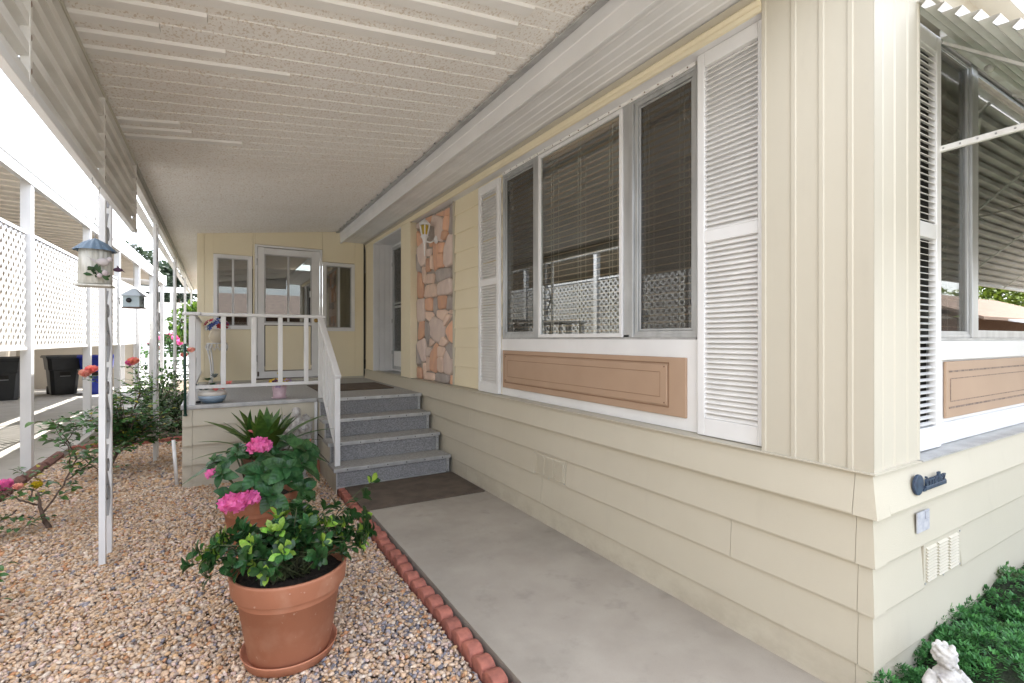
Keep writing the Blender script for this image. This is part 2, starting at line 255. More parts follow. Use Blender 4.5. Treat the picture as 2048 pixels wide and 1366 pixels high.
STONES = [('p',[(6.065,2.916),(5.796,2.916),(5.785,2.869),(5.819,2.847),(6.065,2.853)]),('o',[(5.774,2.919),(5.504,2.906),(5.556,2.847),(5.62,2.836),(5.74,2.868)]),('p',[(5.484,2.898),(5.362,2.868),(5.207,2.802),(5.188,2.731),(5.245,2.569),(5.422,2.615),(5.432,2.763),(5.546,2.793),(5.535,2.831)]),('o',[(5.422,2.896),(5.169,2.894),(5.188,2.831),(5.362,2.876)]),('o',[(5.141,2.892),(5.031,2.889),(5.04,2.815),(5.104,2.817),(5.169,2.827)]),('o',[(5.169,2.82),(5.031,2.802),(5.019,2.719),(5.059,2.647),(5.197,2.68)]),('o',[(5.207,2.667),(5.059,2.636),(5.086,2.586),(5.169,2.56),(5.245,2.584)]),('g',[(5.005,2.89),(4.943,2.89),(4.943,2.582),(5.04,2.622),(5.008,2.695)]),('o',[(6.065,2.828),(5.853,2.722),(5.796,2.688),(5.819,2.659),(6.041,2.621)]),('p',[(6.041,2.587),(5.774,2.643),(5.762,2.382),(5.876,2.356),(5.946,2.406)]),('p',[(5.729,2.539),(5.567,2.522),(5.599,2.448),(5.718,2.457)]),('o',[(5.631,2.603),(5.504,2.598),(5.588,2.541)]),('o',[(5.473,2.577),(5.352,2.553),(5.362,2.276),(5.463,2.25),(5.494,2.503)]),('o',[(5.332,2.554),(5.16,2.525),(5.216,2.43),(5.332,2.443)]),('o',[(5.342,2.43),(5.197,2.408),(5.197,2.263),(5.342,2.273)]),('p',[(5.04,2.593),(4.943,2.564),(4.969,2.278),(5.113,2.253),(5.178,2.305),(5.169,2.467)]),('g',[(6.07,2.542),(5.969,2.426),(5.899,2.351),(5.887,2.283),(6.07,2.322)]),('o',[(5.74,2.424),(5.609,2.41),(5.592,2.265),(5.74,2.27)]),('l',[(5.578,2.445),(5.5,2.426),(5.484,2.268),(5.567,2.286)]),('l',[(5.864,2.338),(5.751,2.316),(5.751,2.114),(5.83,2.162),(5.864,2.248)]),('g',[(5.382,2.248),(5.04,2.229),(4.983,2.186),(5.023,2.125),(5.342,2.102),(5.412,2.213)]),('o',[(6.029,2.291),(5.899,2.243),(5.841,2.13),(5.819,2.006),(5.876,1.961),(6.029,1.98)]),('l',[(5.707,2.23),(5.463,2.211),(5.504,2.106),(5.718,2.123)]),('l',[(5.718,2.095),(5.453,2.09),(5.392,2.026),(5.412,1.943),(5.785,1.954)]),('p',[(5.342,2.087),(4.987,2.114),(4.969,1.947),(5.362,1.947)]),('p',[(6.05,1.94),(5.827,1.938),(5.785,1.909),(5.792,1.687),(6.05,1.669)]),('o',[(5.744,1.932),(5.573,1.933),(5.496,1.899),(5.528,1.785),(5.733,1.8)]),('g',[(5.48,1.914),(5.388,1.916),(5.378,1.713),(5.48,1.767)]),('o',[(5.367,1.943),(5.153,1.931),(5.105,1.896),(5.134,1.797),(5.346,1.793)]),('g',[(5.085,1.918),(4.959,1.894),(4.959,1.773),(5.114,1.781)]),('l',[(5.756,1.779),(5.551,1.762),(5.496,1.726),(5.618,1.66),(5.744,1.702)]),('l',[(5.357,1.777),(5.153,1.771),(5.095,1.741),(5.193,1.651),(5.367,1.705)]),('l',[(5.066,1.743),(4.972,1.766),(4.972,1.716)]),('l',[(5.076,1.717),(4.981,1.705),(5.056,1.647),(5.163,1.587),(5.173,1.642)]),('p',[(5.485,1.701),(5.274,1.661),(5.173,1.603),(5.183,1.494),(5.315,1.398),(5.452,1.426),(5.584,1.488),(5.568,1.571),(5.618,1.639)]),('o',[(5.962,1.657),(5.808,1.657),(5.799,1.506),(5.876,1.455),(6.025,1.437),(6.0,1.579)]),('g',[(5.756,1.664),(5.606,1.605),(5.629,1.471),(5.675,1.383),(5.768,1.506)]),('o',[(4.953,1.644),(4.953,1.409),(5.034,1.431),(5.134,1.524),(5.095,1.578)]),('l',[(5.611,1.455),(5.485,1.413),(5.517,1.372),(5.64,1.354)]),('l',[(5.213,1.474),(5.066,1.42),(5.173,1.36),(5.325,1.378)]),('p',[(6.05,1.393),(5.792,1.446),(5.756,1.335),(5.768,1.189),(5.852,1.169),(5.987,1.296)]),('g',[(6.07,1.383),(6.0,1.269),(5.925,1.149),(6.07,1.115)]),('p',[(5.733,1.34),(5.562,1.33),(5.618,1.245),(5.733,1.229)]),('o',[(5.441,1.385),(5.367,1.362),(5.378,1.107),(5.42,1.06),(5.602,1.087),(5.584,1.263)]),('l',[(5.346,1.358),(5.163,1.343),(5.213,1.245),(5.352,1.237)]),('g',[(5.138,1.349),(5.037,1.393),(4.959,1.375),(4.959,1.227),(5.056,1.293)]),('p',[(5.114,1.311),(4.966,1.204),(4.966,1.09),(5.037,1.051),(5.189,1.073),(5.189,1.25)]),('l',[(5.357,1.225),(5.213,1.23),(5.213,1.064),(5.367,1.075)]),('l',[(5.733,1.216),(5.629,1.215),(5.618,1.061),(5.733,1.059)]),('o',[(6.025,1.091),(5.9,1.071),(5.847,0.952),(6.025,0.952)]),('l',[(5.823,1.14),(5.751,1.143),(5.756,0.952),(5.804,0.956),(5.832,1.083)]),('l',[(5.733,1.033),(5.474,1.036),(5.496,0.952),(5.733,0.952)]),('g',[(5.399,1.053),(5.037,1.036),(5.085,0.952),(5.409,0.952)]),('o',[(5.0,1.042),(4.959,1.045),(4.959,0.952),(5.009,0.952)])]
# ---------------- ground ----------------
def stain(t, b, geo, last):
    def layer(sc, lo, hi, col, fac, last, det=6, st=(1, 1, 1)):
        mp_ = N(t, 'ShaderNodeMapping'); mp_.inputs['Scale'].default_value = st; t.links.new(geo.outputs['Position'], mp_.inputs[0])
        n = N(t, 'ShaderNodeTexNoise'); n.inputs['Scale'].default_value = sc; n.inputs['Detail'].default_value = det; n.inputs['Roughness'].default_value = .62; t.links.new(mp_.outputs[0], n.inputs[0])
        r = N(t, 'ShaderNodeMapRange'); r.inputs[1].default_value = lo; r.inputs[2].default_value = hi; r.inputs[4].default_value = fac; t.links.new(n.outputs[0], r.inputs[0])
        x = N(t, 'ShaderNodeMix', data_type='RGBA'); x.inputs[7].default_value = (*col, 1); t.links.new(r.outputs[0], x.inputs[0]); t.links.new(last, x.inputs[6]); return x.outputs[2]
    last = layer(1.6, .48, .7, (.25, .225, .185), .6, last)
    last = layer(2.1, .56, .72, (.20, .175, .14), .35, last, 9, (1, .5, 1))
    last = layer(5.5, .58, .74, (.17, .15, .125), .4, last, 8)
    return layer(240, .55, .7, (.22, .20, .17), .25, last, 2)
walkm = mat('worn concrete walk', (.385, .345, .29), (.34, .30, .25), .7, 4, extra=stain, bump=.25, bscale=300, bdist=.002)
drive_m = mat('pale concrete drive', (.46, .445, .41), (.40, .385, .35), .85, 3, bump=.2, bscale=120, bdist=.002)
grd = mat('dry earth', (.20, .16, .115), (.13, .10, .07), .95, 3, bump=.6, bscale=20, bdist=.02)
asph = mat('asphalt', (.055, .055, .055), (.04, .04, .04), .9, 20, bump=.4, bscale=150)
struct('ground', MB().add([(-900,-900,-.05),(900,-900,-.05),(900,900,-.05),(-900,900,-.05)], [(0,1,2,3)]), grd)
struct('garden_walkway', B(1.06, 2.2, -6, 4.80, -.2, .055), walkm)
dr = B(-30, 30, -16, -6.2, -.2, -.02); struct('street', dr, asph)
gapb = MB()
for i in range(14):
    y0 = -6+i*2.1; gapb.box(-4.75, -1.72+.028*(y0-7.2)+.06, y0+.008, y0+2.1-.008, -.2, .018)
struct('neighbour_driveway', gapb, drive_m)
struct('far_pavement', B(-14, 14, 20.9, 60, -.2, .012), drive_m)
struct('front_apron', B(-8, 1.0, -6.1, -.9, -.2, .02), drive_m)
# gravel: individually modelled pebbles merged into one ground cover
gcols = [((.68,.48,.32),5.5),((.73,.56,.41),5.5),((.62,.40,.22),2.6),((.56,.43,.34),2.2),((.24,.23,.25),1.5),((.76,.64,.52),2.2),((.55,.28,.14),1.1),((.34,.31,.33),1.3),((.68,.50,.42),2)]
def gravel_mesh():
    import bmesh
    def ico(sub):
        bm = bmesh.new(); bmesh.ops.create_icosphere(bm, subdivisions=sub, radius=1); v = np.array([x.co for x in bm.verts]); f = np.array([[q.index for q in p.verts] for p in bm.faces]); bm.free(); return v, f
    V = []; F = []; Cc = []; off = 0
    W = np.array([c[1] for c in gcols]); W = W/W.sum(); CL = np.array([c[0] for c in gcols])
    def region(x0, x1, y0, y1, step, size, sub, clip):
        nonlocal off
        v, f = ico(sub)
        for layer in range(2):
            gx, gy = np.meshgrid(np.arange(x0, x1, step), np.arange(y0, y1, step)); p = np.stack([gx.ravel(), gy.ravel()], 1)
            p = p+RNG.uniform(-.62, .62, p.shape)*step; p = p[clip(p)]
            n = len(p)
            if n == 0: continue
            s = size*np.exp(RNG.normal(0, .24, (n, 1)))*np.stack([RNG.uniform(.95, 1.45, n), RNG.uniform(.75, 1.05, n), RNG.uniform(.5, .8, n)], 1)*.5
            a = RNG.uniform(0, 6.28, n); tx = RNG.normal(0, .38, n); ty = RNG.normal(0, .38, n)
            vv = v[None]*s[:, None, :]*(1+RNG.uniform(-.2, .16, (n, len(v), 1)))
            ca, sa = np.cos(a), np.sin(a); X = vv[..., 0]; Y = vv[..., 1]; Z = vv[..., 2]
            Z, X = Z*np.cos(tx)[:, None]+X*np.sin(tx)[:, None], X*np.cos(tx)[:, None]-Z*np.sin(tx)[:, None]
            Z, Y = Z*np.cos(ty)[:, None]+Y*np.sin(ty)[:, None], Y*np.cos(ty)[:, None]-Z*np.sin(ty)[:, None]
            X, Y = X*ca[:, None]-Y*sa[:, None], X*sa[:, None]+Y*ca[:, None]
            und = .008*np.sin(p[:, 0]*5+1)*np.cos(p[:, 1]*4)
            z0 = (.012 if layer else .0)+RNG.uniform(-.004, .007, n)+und
            VV = np.stack([X+p[:, :1], Y+p[:, 1:], Z+z0[:, None]], 2)
            V.append(VV.reshape(-1, 3)); F.append((f[None]+(np.arange(n)*len(v))[:, None, None]+off).reshape(-1, 3)); off += n*len(v)
            grey = np.clip((2.6-p[:, 1])/1.3, 0, 1)*.55+np.clip((p[:, 0]-.3), 0, .5)*np.clip((3.5-p[:, 1])/1.5, 0, 1)*.6
            w = np.tile(W, (n, 1)); w[:, [4, 7]] *= (.35+4.5*grey)[:, None]; w[:, 3] *= (1+2*grey); w = w/w.sum(1, keepdims=True)
            ci = (w.cumsum(1) > RNG.uniform(0, 1, (n, 1))).argmax(1)
            c = CL[ci]*RNG.uniform(.72, 1.12, (n, 1)); Cc.append(np.repeat(c, len(v), 0))
    ED = lambda p: -1.60+.028*(p[:, 1]-7.2)
    region(-1.7, .965, .9, 3.4, .0172, .0205, 1, lambda p: (p[:, 0] < .95) & (p[:, 0] > ED(p)))
    region(-1.7, .965, 3.4, 5.72, .019, .0225, 1, lambda p: (p[:, 0] < .95) & (p[:, 0] > ED(p)))
    region(-1.7, -.30, 5.72, 8.3, .026, .03, 1, lambda p: (p[:, 0] > ED(p)))
    V = np.concatenate(V); F = np.concatenate(F); Cc = np.concatenate(Cc)
    me = bpy.data.meshes.new('gravel'); me.vertices.add(len(V)); me.vertices.foreach_set('co', V.astype('f').ravel())
    me.loops.add(len(F)*3); me.loops.foreach_set('vertex_index', F.astype('i').ravel()); me.polygons.add(len(F))
    me.polygons.foreach_set('loop_start', np.arange(0, len(F)*3, 3, dtype='i')); me.polygons.foreach_set('loop_total', np.full(len(F), 3, 'i'))
    me.polygons.foreach_set('use_smooth', np.ones(len(F), bool))
    at = me.color_attributes.new('stone', 'FLOAT_COLOR', 'POINT'); at.data.foreach_set('color', np.concatenate([Cc, np.ones((len(Cc), 1))], 1).astype('f').ravel())
    me.update(); print('gravel tris', len(F)); return me
def gx(t, b, geo, last):
    a = N(t, 'ShaderNodeVertexColor'); a.layer_name = 'stone'; x = N(t, 'ShaderNodeMix', data_type='RGBA', blend_type='MULTIPLY'); x.inputs[0].default_value = 1
    t.links.new(a.outputs[0], x.inputs[6]); t.links.new(last, x.inputs[7]); return x.outputs[2]
gm = mat('pebble stone', (1, 1, 1), (.72, .70, .68), .8, 60, extra=gx, bump=.35, bscale=220, bdist=.002)
gme = gravel_mesh(); gme.materials.append(gm)
tag(link('gravel', gme), 'tan and grey pebble gravel bed between the walkway and the left edging', 'gravel', kind='stuff')
struct('gravel_base', MB().add([(-1.75, .8, -.012), (1.0, .8, -.012), (1.0, 8.6, -.012), (-1.6, 8.6, -.012)], [(0, 1, 2, 3)]), mat('gravel grit', (.30, .22, .16), (.14, .11, .09), .95, 70, bump=1, bscale=120, bdist=.01))
# walkway brick edging
ed = thing('walkway_edging', 'scalloped red brick edging between the gravel and the concrete walkway', 'edging', (1.0, 3, 0))
bmsh = []
for v in range(4):
    m_ = MB(); R_ = random.Random(v); L = .108; P = []
    for i in range(7):
        a = i/6; P.append((a*L-L/2, .042+.020*math.sin(math.pi*a)**.7+R_.uniform(-.001, .001)))
    pts = [(-L/2, -.08)]+P+[(L/2, -.08)]
    m_.prism(pts, lambda u, q, w: (w, u, q), -.034, .034); bmsh.append(m_.mesh('brick', brickm))
y = 1.0; k = 0
while y < 5.64:
    o = link('brick', bmsh[k % 4], ed, (random.uniform(-.006, .006)+(0 if y > 1.9 else 0), y-3, random.uniform(-.006, .006)), (random.uniform(-.16, -.06), random.uniform(-.05, .05), random.uniform(-.07, .07)), bev=.006 if k < 4 else 0)
    if k >= 4:
        b = o.modifiers.new('bevel', 'BEVEL'); b.width = .006; b.segments = 2
    k += 1; y += .1145
solo('edging_block', MB().tube([(.95, 5.62, -.02), (.95, 5.64, .07), (.96, 5.66, .13)], [.06, .06, .045], 10), terra2, 'rounded terracotta block at the end of the brick edging beside the steps', 'block')
le = thing('driveway_edging', 'low brown block edging between the gravel and the neighbour driveway', 'edging', (-1.66, 4, 0))
yy = 1.2
while yy < 8.0:
    L = .62; xx = -1.66+.028*(yy-7.2); m_ = MB(); n = 6
    prof = [(-.045, -.08), (.045, -.08), (.05, .04), (.02, .075), (-.02, .078), (-.05, .04)]
    m_.prism(prof, lambda u, q, w: (xx+u, yy+w, q), 0, L-.015); part('block', m_, brownedge, le, bev=.008); yy += L
be = thing('back_edging', 'row of reddish bricks closing the back of the gravel bed', 'edging', (-1.0, 8.35, 0))
for i in range(6):
    part('brick', B(-1.6+i*.215, -1.6+i*.215+.2, 8.3+.02*(i % 2), 8.4+.02*(i % 2), -.05, .07), brickm, be, bev=.01)
# ---------------- the house ----------------
H = thing('house', 'cream lap sided mobile home with large front window, stone panel and white shutters', 'house', (2.12, .903, 0))
RW, YC, YB = 2.22, .903, 8.337
def lapx(z0, z1, y0, y1, flare=.012, x=2.12, m=cream, name='siding_board', par=None, bev=0):   # board on a wall facing -X
    pts = [(x+.035, z0), (x-flare, z0), (x-flare-.001, z0+.006), (x, z1), (x+.035, z1)]
    return part(name, MB().prism(pts, lambda u, q, w: (u, w, q), y0, y1), m, par or H)
def lapy(z0, z1, x0, x1, flare=.012, y=YC, m=cream, name='siding_board', par=None):            # board on a wall facing -Y
    pts = [(y+.035, z0), (y-flare, z0), (y-flare-.001, z0+.006), (y, z1), (y+.035, z1)]
    return part(name, MB().prism(pts, lambda u, q, w: (w, u, q), x0, x1), m, par or H)
rows = [(.775, .937, .026), (.588, .775, .014), (.402, .588, .010), (.197, .402, .008), (-.1, .197, .002)]
cuts = [[.96, 5.1, 8.3], [.955, 4.35, 8.3], [.95, 1.497, 2.80, 3.205, 8.3], [.95, 3.1, 6.2, 8.3], [.96, 4.4, 8.3]]
for (z0, z1, fl), cs in zip(rows, cuts):
    for a, b in zip(cs[:-1], cs[1:]):
        if abs(a-2.80) < .01: continue
        lapx(z0, z1, a+.0012, b-.0012, fl)
    # mitred corner cap: wraps both walls
    f2 = fl+.002; m_ = MB()
    lo = [(2.12-f2, YC-f2), (2.12-f2, cs[0]-.001), (2.15, cs[0]-.001), (2.15, YC+.03), (2.20, YC+.03), (2.20, YC-f2)]
    hi = [(2.118, YC-.002), (2.118, cs[0]-.001), (2.15, cs[0]-.001), (2.15, YC+.03), (2.20, YC+.03), (2.20, YC-.002)]
    m_.add([(x, y_, z0) for x, y_ in lo]+[(x, y_, z1) for x, y_ in hi], [(5,4,3,2,1,0), (6,7,8,9,10,11)]+[(i, (i+1) % 6, (i+1) % 6+6, i+6) for i in range(6)])
    part('corner_cap', m_, cream, H)
    ecs = {0: [2.2, 5.0, 9.6], 1: [2.2, 4.5, 9.6], 2: [2.2, 2.541, 2.94, 4.0, 9.6], 3: [2.2, 4.9, 9.6], 4: [2.2, 9.6]}[rows.index((z0, z1, fl))]
    for a, b in zip(ecs[:-1], ecs[1:]):
        if abs(a-2.541) < .001: continue
        lapy(z0, z1, a+.0012, b-.0012, fl)
part('foundation_core', B(2.16, 9.6, .95, 12.5, -.1, .90), cream, H)
def vent(fn, u0, u1, z0, z1):
    v = part('vent', MB().prism([(u0, z0), (u1, z0), (u1, z1), (u0, z1)], lambda u, q, w: fn(u, q, w), .0, .02), cream, H)
    n = 3; gw = (u1-u0-.04)/n; NL = 11; lp = (z1-z0-.03)/NL
    for c in range(n):
        a = u0+.022+c*gw; b = a+gw-.022
        for r in range(NL):
            z = z0+.018+r*lp
            m_ = MB().prism([(0, z+.0095), (-.009, z+.003), (-.009, z+.001), (0, z+.0015)], lambda u, q, w: fn(w, q, u), a, b)
            part('louver', m_, cream, v)
    for a, b in ((u0+.012, z0+.012), (u1-.012, z0+.012), (u1-.012, z1-.014), ((u0+u1)/2, z0+.008)):
        part('screw', MB().prism([(a-.004, b-.004), (a+.004, b-.004), (a+.004, b+.004), (a-.004, b+.004)], lambda u, q, w: fn(u, q, w), -.003, 0), alumd, v)
vent(lambda u, q, w: (2.112+w, u, q), 2.803, 3.203, .406, .583)
vent(lambda u, q, w: (u, .895+w, q), 2.545, 2.937, .406, .583)
# ledge caps
part('ledge', B(2.100, 2.24, 1.342, 6.078, .937, .943), cream2, H)
part('ledge', B(2.514, 9.6, YC-.018, 1.02, .937, .943), alumd, H)
part('ledge', B(2.100, 2.5, YC-.018, 1.34, .937, .943), cream2, H)
part('ledge', B(2.100, 2.2, 6.46, 8.3, .937, .943), cream2, H)
# corner pilaster boards (front, then end)
for a, b in ((.903, .987), (.987, 1.095), (1.095, 1.208), (1.208, 1.342)):
    z1 = 3.06
    pts = [(2.16, a), (2.122, a), (2.118, b-.022), (2.113, b-.018), (2.113, b-.002), (2.122, b), (2.16, b)]
    if a < .91: pts = [(2.16, a+.0), (2.112, a-.008), (2.116, b-.022), (2.113, b-.018), (2.113, b-.002), (2.122, b), (2.16, b)]
    part('batten_board', MB().prism(pts, lambda u, q, w: (u, q, w), .943, z1), cream2, H)
for a, b in ((2.12, 2.213), (2.213, 2.313), (2.313, 2.424), (2.424, 2.522)):
    pts = [(b, .94), (b, .899), (b-.012, .899), (b-.02, .903), (a+.006, .905), (a, .91), (a, .94)] if a > 2.13 else [(b, .94), (b, .899), (b-.012, .899), (b-.02, .901), (2.113, .894), (2.16, .94)]
    part('batten_board', MB().prism(pts, lambda u, q, w: (u, q, w), .943, 3.5), cream2, H)
part('pilaster_core', B(2.161, 2.519, .941, 1.340, .944, 3.05), cream2, H)
# recess backing walls, facing -X
XB = 2.235
for y0, y1, z0, z1 in ((1.34, 1.76, .9, 3.05), (1.76, 3.865, .9, 1.452), (1.76, 3.865, 2.915, 3.05), (3.865, 4.93, .9, 3.05), (4.93, 6.08, .9, 3.05)):
    part('inner_wall', B(XB, XB+.08, y0, y1, z0, z1), white if y0 < 4 else mortar, H)
z = .95
while z < 2.93:
    lapx(z, min(z+.2025, 2.95), 3.866, 4.905, .012, RW-.004, yellow); z += .2025
part('corner_strip', B(2.19, 2.235, 4.905, 4.926, .943, 2.93), cream2, H)
# pilaster between stone and door, upper frieze
for a, b in ((6.080, 6.27), (6.27, 6.46)):
    part('batten_board', B(2.119, 2.5, a+.001, b-.001, .943, 2.955), yellow, H, bev=.004)
for a, b in ((7.815, 7.94), (7.94, 8.06), (8.06, 8.30)):
    part('batten_board', B(2.119+(.004 if a > 8 else 0), 2.5, a+.001, b-.001, .943, 3.0), yellow, H, bev=.004)
part('frieze', MB().prism([(2.125, 2.955), (2.118, 2.955), (2.110, 2.965), (2.104, 2.985), (2.110, 2.992), (2.116, 2.996), (2.120, 3.07), (2.3, 3.07), (2.3, 2.955)], lambda u, q, w: (u, w, q), 1.342, 8.3), yellow, H)
part('frieze_lip', MB().prism([(2.12, 2.93), (2.107, 2.932), (2.106, 2.954), (2.24, 2.954), (2.24, 2.948), (2.13, 2.946)], lambda u, q, w: (u, w, q), 1.342, 6.079), yellow, H)
part('header_soffit', B(2.13, 2.24, 1.343, 6.078, 2.936, 2.945), white, H)
hs = part('screw_strip', B(2.200, 2.216, 1.77, 3.86, 2.915, 2.935), whiteo, H)
for i in range(20):
    part('screw', MB().ball((2.199, 1.82+i*.105, 2.925), .0045, 6, 4), mat('rusty screw', (.14, .07, .04), None, .8), hs)
# soffit, fascia, flashing
sf = part('soffit', B(1.74, 2.12, .95, YB, 3.045, 3.06), white, H)
for a, b in ((1.745, 1.80), (1.806, 1.865), (1.871, 1.93), (1.936, 1.99), (1.996, 2.05), (2.056, 2.118)):
    part('soffit_plank', MB().prism([(a, 3.028), (b-.008, 3.027), (b, 3.023), (b, 3.044), (a, 3.044)], lambda u, q, w: (u, w, q), .95, YB), white, H)
part('crown_trim', MB().prism([(2.085, 3.017), (2.118, 2.998), (2.118, 3.017)], lambda u, q, w: (u, w, q), .95, YB), cream2, H)
part('fascia', MB().prism([(1.72, 2.995), (1.742, 2.995), (1.742, 3.2), (1.716, 3.2), (1.716, 3.10), (1.720, 3.096)], lambda u, q, w: (u, w, q), .93, YB+.0), white, H, bev=.003)
fs = part('flashing', MB().prism([(1.715, 3.17), (1.655, 3.155), (1.655, 3.162), (1.70, 3.195), (1.715, 3.20)], lambda u, q, w: (u, w, q), .93, YB), alumd, H)
for i in range(30): part('clip', B(1.640, 1.658, .7+i*.26, .712+i*.26, 3.158, 3.172), alumd, fs)
part('house_roof', B(1.74, 9.8, .80, 12.6, 3.2, 3.42), white, H); part('ceiling_slab', B(2.3, 9.6, .95, 12.5, 3.07, 3.2), white, H)
part('end_fascia', B(2.0, 9.8, .70, .80, 3.05, 3.44), white, H); part('end_soffit', B(2.0, 9.8, .801, .98, 3.05, 3.10), cream2, H)
part('rear_wall', B(9.5, 9.6, .95, 12.5, .9, 3.07), cream, H); part('far_end_wall', B(2.5, 9.5, 12.4, 12.5, .9, 3.07), cream, H)
part('floor', B(2.32, 9.5, 1.1, 12.4, .90, .93), dark, H)
# --- windows ---
def frame_x(x, y0, y1, z0, z1, w, d, m, par, name='frame', bev=.002, **kw):
    m_ = MB(); m_.box(x, x+d, y0, y1, z0, z0+w); m_.box(x, x+d, y0, y1, z1-w, z1); m_.box(x, x+d, y0, y0+w, z0+w, z1-w); m_.box(x, x+d, y1-w, y1, z0+w, z1-w)
    return part(name, m_, m, par, bev=bev, **kw)
def frame_y(y, x0, x1, z0, z1, w, d, m, par, name='frame', bev=.002, **kw):
    m_ = MB(); m_.box(x0, x1, y, y+d, z0, z0+w); m_.box(x0, x1, y, y+d, z1-w, z1); m_.box(x0, x0+w, y, y+d, z0+w, z1-w); m_.box(x1-w, x1, y, y+d, z0+w, z1-w)
    return part(name, m_, m, par, bev=bev, **kw)
W = part('window', B(2.205, 2.24, 1.77, 3.86, 1.4445, 1.456), alumd, H, label='large three part front window with aluminium frame')
frame_x(2.206, 1.765, 3.862, 1.456, 2.915, .018, .05, alum, W)
frame_x(2.195, 2.325, 3.275, 1.458, 2.905, .026, .02, white, W, label='white framed fixed centre sash')
for a, b in ((1.775, 2.232), (3.345, 3.855)):
    frame_x(2.212, a, b, 1.468, 2.898, .026, .022, alum, W, 'sash'); frame_x(2.222, a+.028, b-.028, 1.496, 2.87, .012, .012, alum, W, 'inner_sash')
    part('screen', MB().add([(2.228, a+.03, 1.5), (2.228, b-.03, 1.5), (2.228, b-.03, 2.868), (2.228, a+.03, 2.868)], [(0, 1, 2, 3)]), screen, W)
part('mullion', B(2.200, 2.25, 2.234, 2.268, 1.456, 2.9), alum, W, bev=.003); part('mullion', B(2.206, 2.25, 2.272, 2.322, 1.456, 2.9), alum, W, bev=.003)
part('mullion', B(2.200, 2.25, 3.278, 3.342, 1.456, 2.9), alum, W, bev=.004)
for a, b in ((1.80, 2.21), (2.35, 3.25), (3.37, 3.83)):
    part('pane', B(2.236 if a != 2.35 else 2.208, 2.240 if a != 2.35 else 2.212, a, b, 1.48, 2.885), glass, W)
# blinds inside
bl = []
sm = MB().prism([(-.024, .0055), (0, .0095), (.024, .0045), (.024, .0030), (0, .008), (-.024, .004)], lambda u, q, w: (u, w, q), 0, 1)
def blind(y0, y1, label):
    t = thing('window_blind', label, 'blind', (2.275, y0, 1.45), 'window blinds'); me = sm.mesh('slat', slatm)
    nsl = 33
    for i in range(nsl):
        o = link('slat', me, t, (0, .01, .05+i*.0425), (0, random.gauss(-.24, .012), 0)); o.scale = (1, y1-y0-.02, 1)
    part('head_rail', B(2.25, 2.30, y0, y1, 2.875, 2.91), slatm, t); part('bottom_rail', B(2.253, 2.297, y0+.01, y1-.01, 1.465, 1.48), slatm, t)
    n = 2 if y1-y0 < .6 else 3
    for k in range(n):
        yy_ = y0+(y1-y0)*((k+.5)/n if n == 3 else (.22+.56*k))
        for dx, dy in ((-.027, 0), (.027, .01), (-.028, .03)):
            part('cord', B(2.275+dx-.0014, 2.275+dx+.0014, yy_+dy-.0012, yy_+dy+.0012, 1.47, 2.88), cordm, t)
blind(1.78, 2.25, 'tan slat blind behind the right screened pane of the front window')
blind(2.30, 3.30, 'tan slat blind behind the clear centre pane of the front window')
blind(3.34, 3.86, 'tan slat blind behind the narrow left pane of the front window')
part('room_partition', B(3.6, 3.65, 1.1, 8.0, .93, 3.07), mat('dim room wall', (.10, .085, .065), None, .9), H)
# kick panel
part('kick_board', B(2.205, 2.235, 1.735, 3.87, .946, 1.444), white, H)
kp = part('window_panel', B(2.190, 2.206, 1.825, 3.835, 1.015, 1.345), tan, H, bev=.004, label='tan panel with routed border below the front window')
def ring(x, y0, y1, z0, z1, w, d, par, m, nm):
    frame_x(x, y0, y1, z0, z1, w, d, m, par, nm, .0015)
ring(2.186, 1.94, 3.795, 1.06, 1.315, .006, .005, kp, mat('tan groove', (.25, .15, .09), None, .6), 'groove')
part('raised_field', B(2.183, 2.191, 1.952, 3.785, 1.072, 1.303), tan, kp, bev=.004)
ring(2.1815, 2.00, 3.74, 1.115, 1.26, .003, .003, kp, mat('tan groove', (.25, .15, .09), None, .6), 'groove')
for a, b in ((1.97, 1.29), (1.97, 1.085), (3.77, 1.29), (3.77, 1.085)): part('screw', MB().ball((2.182, a, b), .004, 6, 4), mat('rusty screw', (.14, .07, .04), None, .8), kp)
# shutters
lvp = [(-.013, -.010), (-.010, -.0125), (.010, .0085), (.009, .0115)]
def shutter_x(x0, y0, y1, zt=2.935, zb=.947, lab=None, tilt=0):
    fr = MB(); st = .045; X1 = x0+.034
    fr.box(x0, X1, y0, y0+st, zb, zt); fr.box(x0, X1, y1-st, y1, zb, zt)
    for a, b in ((zb, zb+.09), (1.945, 2.005), (zt-.075, zt)): fr.box(x0+.0005, X1-.0005, y0+st, y1-st, a, b)
    s = part('shutter', fr, white, H, bev=.004, label=lab)
    part('shutter_backing', B(x0+.034, x0+.036, y0+.01, y1-.01, zb+.01, zt-.01), white, s)
    me = MB().prism(lvp, lambda u, q, w: (u, w, q), 0, y1-y0-2*st).mesh('louver', louver); oo = origin(s)
    for z0, z1 in ((zb+.09, 1.945), (2.005, zt-.075)):
        n = int(round((z1-z0)/.0262))
        for i in range(n): link('louver', me, s, (x0+.017-oo.x, y0+st-oo.y, z0+(i+.5)*(z1-z0)/n-oo.z), (0, random.gauss(0, .02), 0))
    return s
shutter_x(2.17, 1.352, 1.735, lab='white louvred shutter right of the front window')
shutter_x(2.17, 3.875, 4.276, 2.90, .947, lab='white louvred shutter left of the front window')
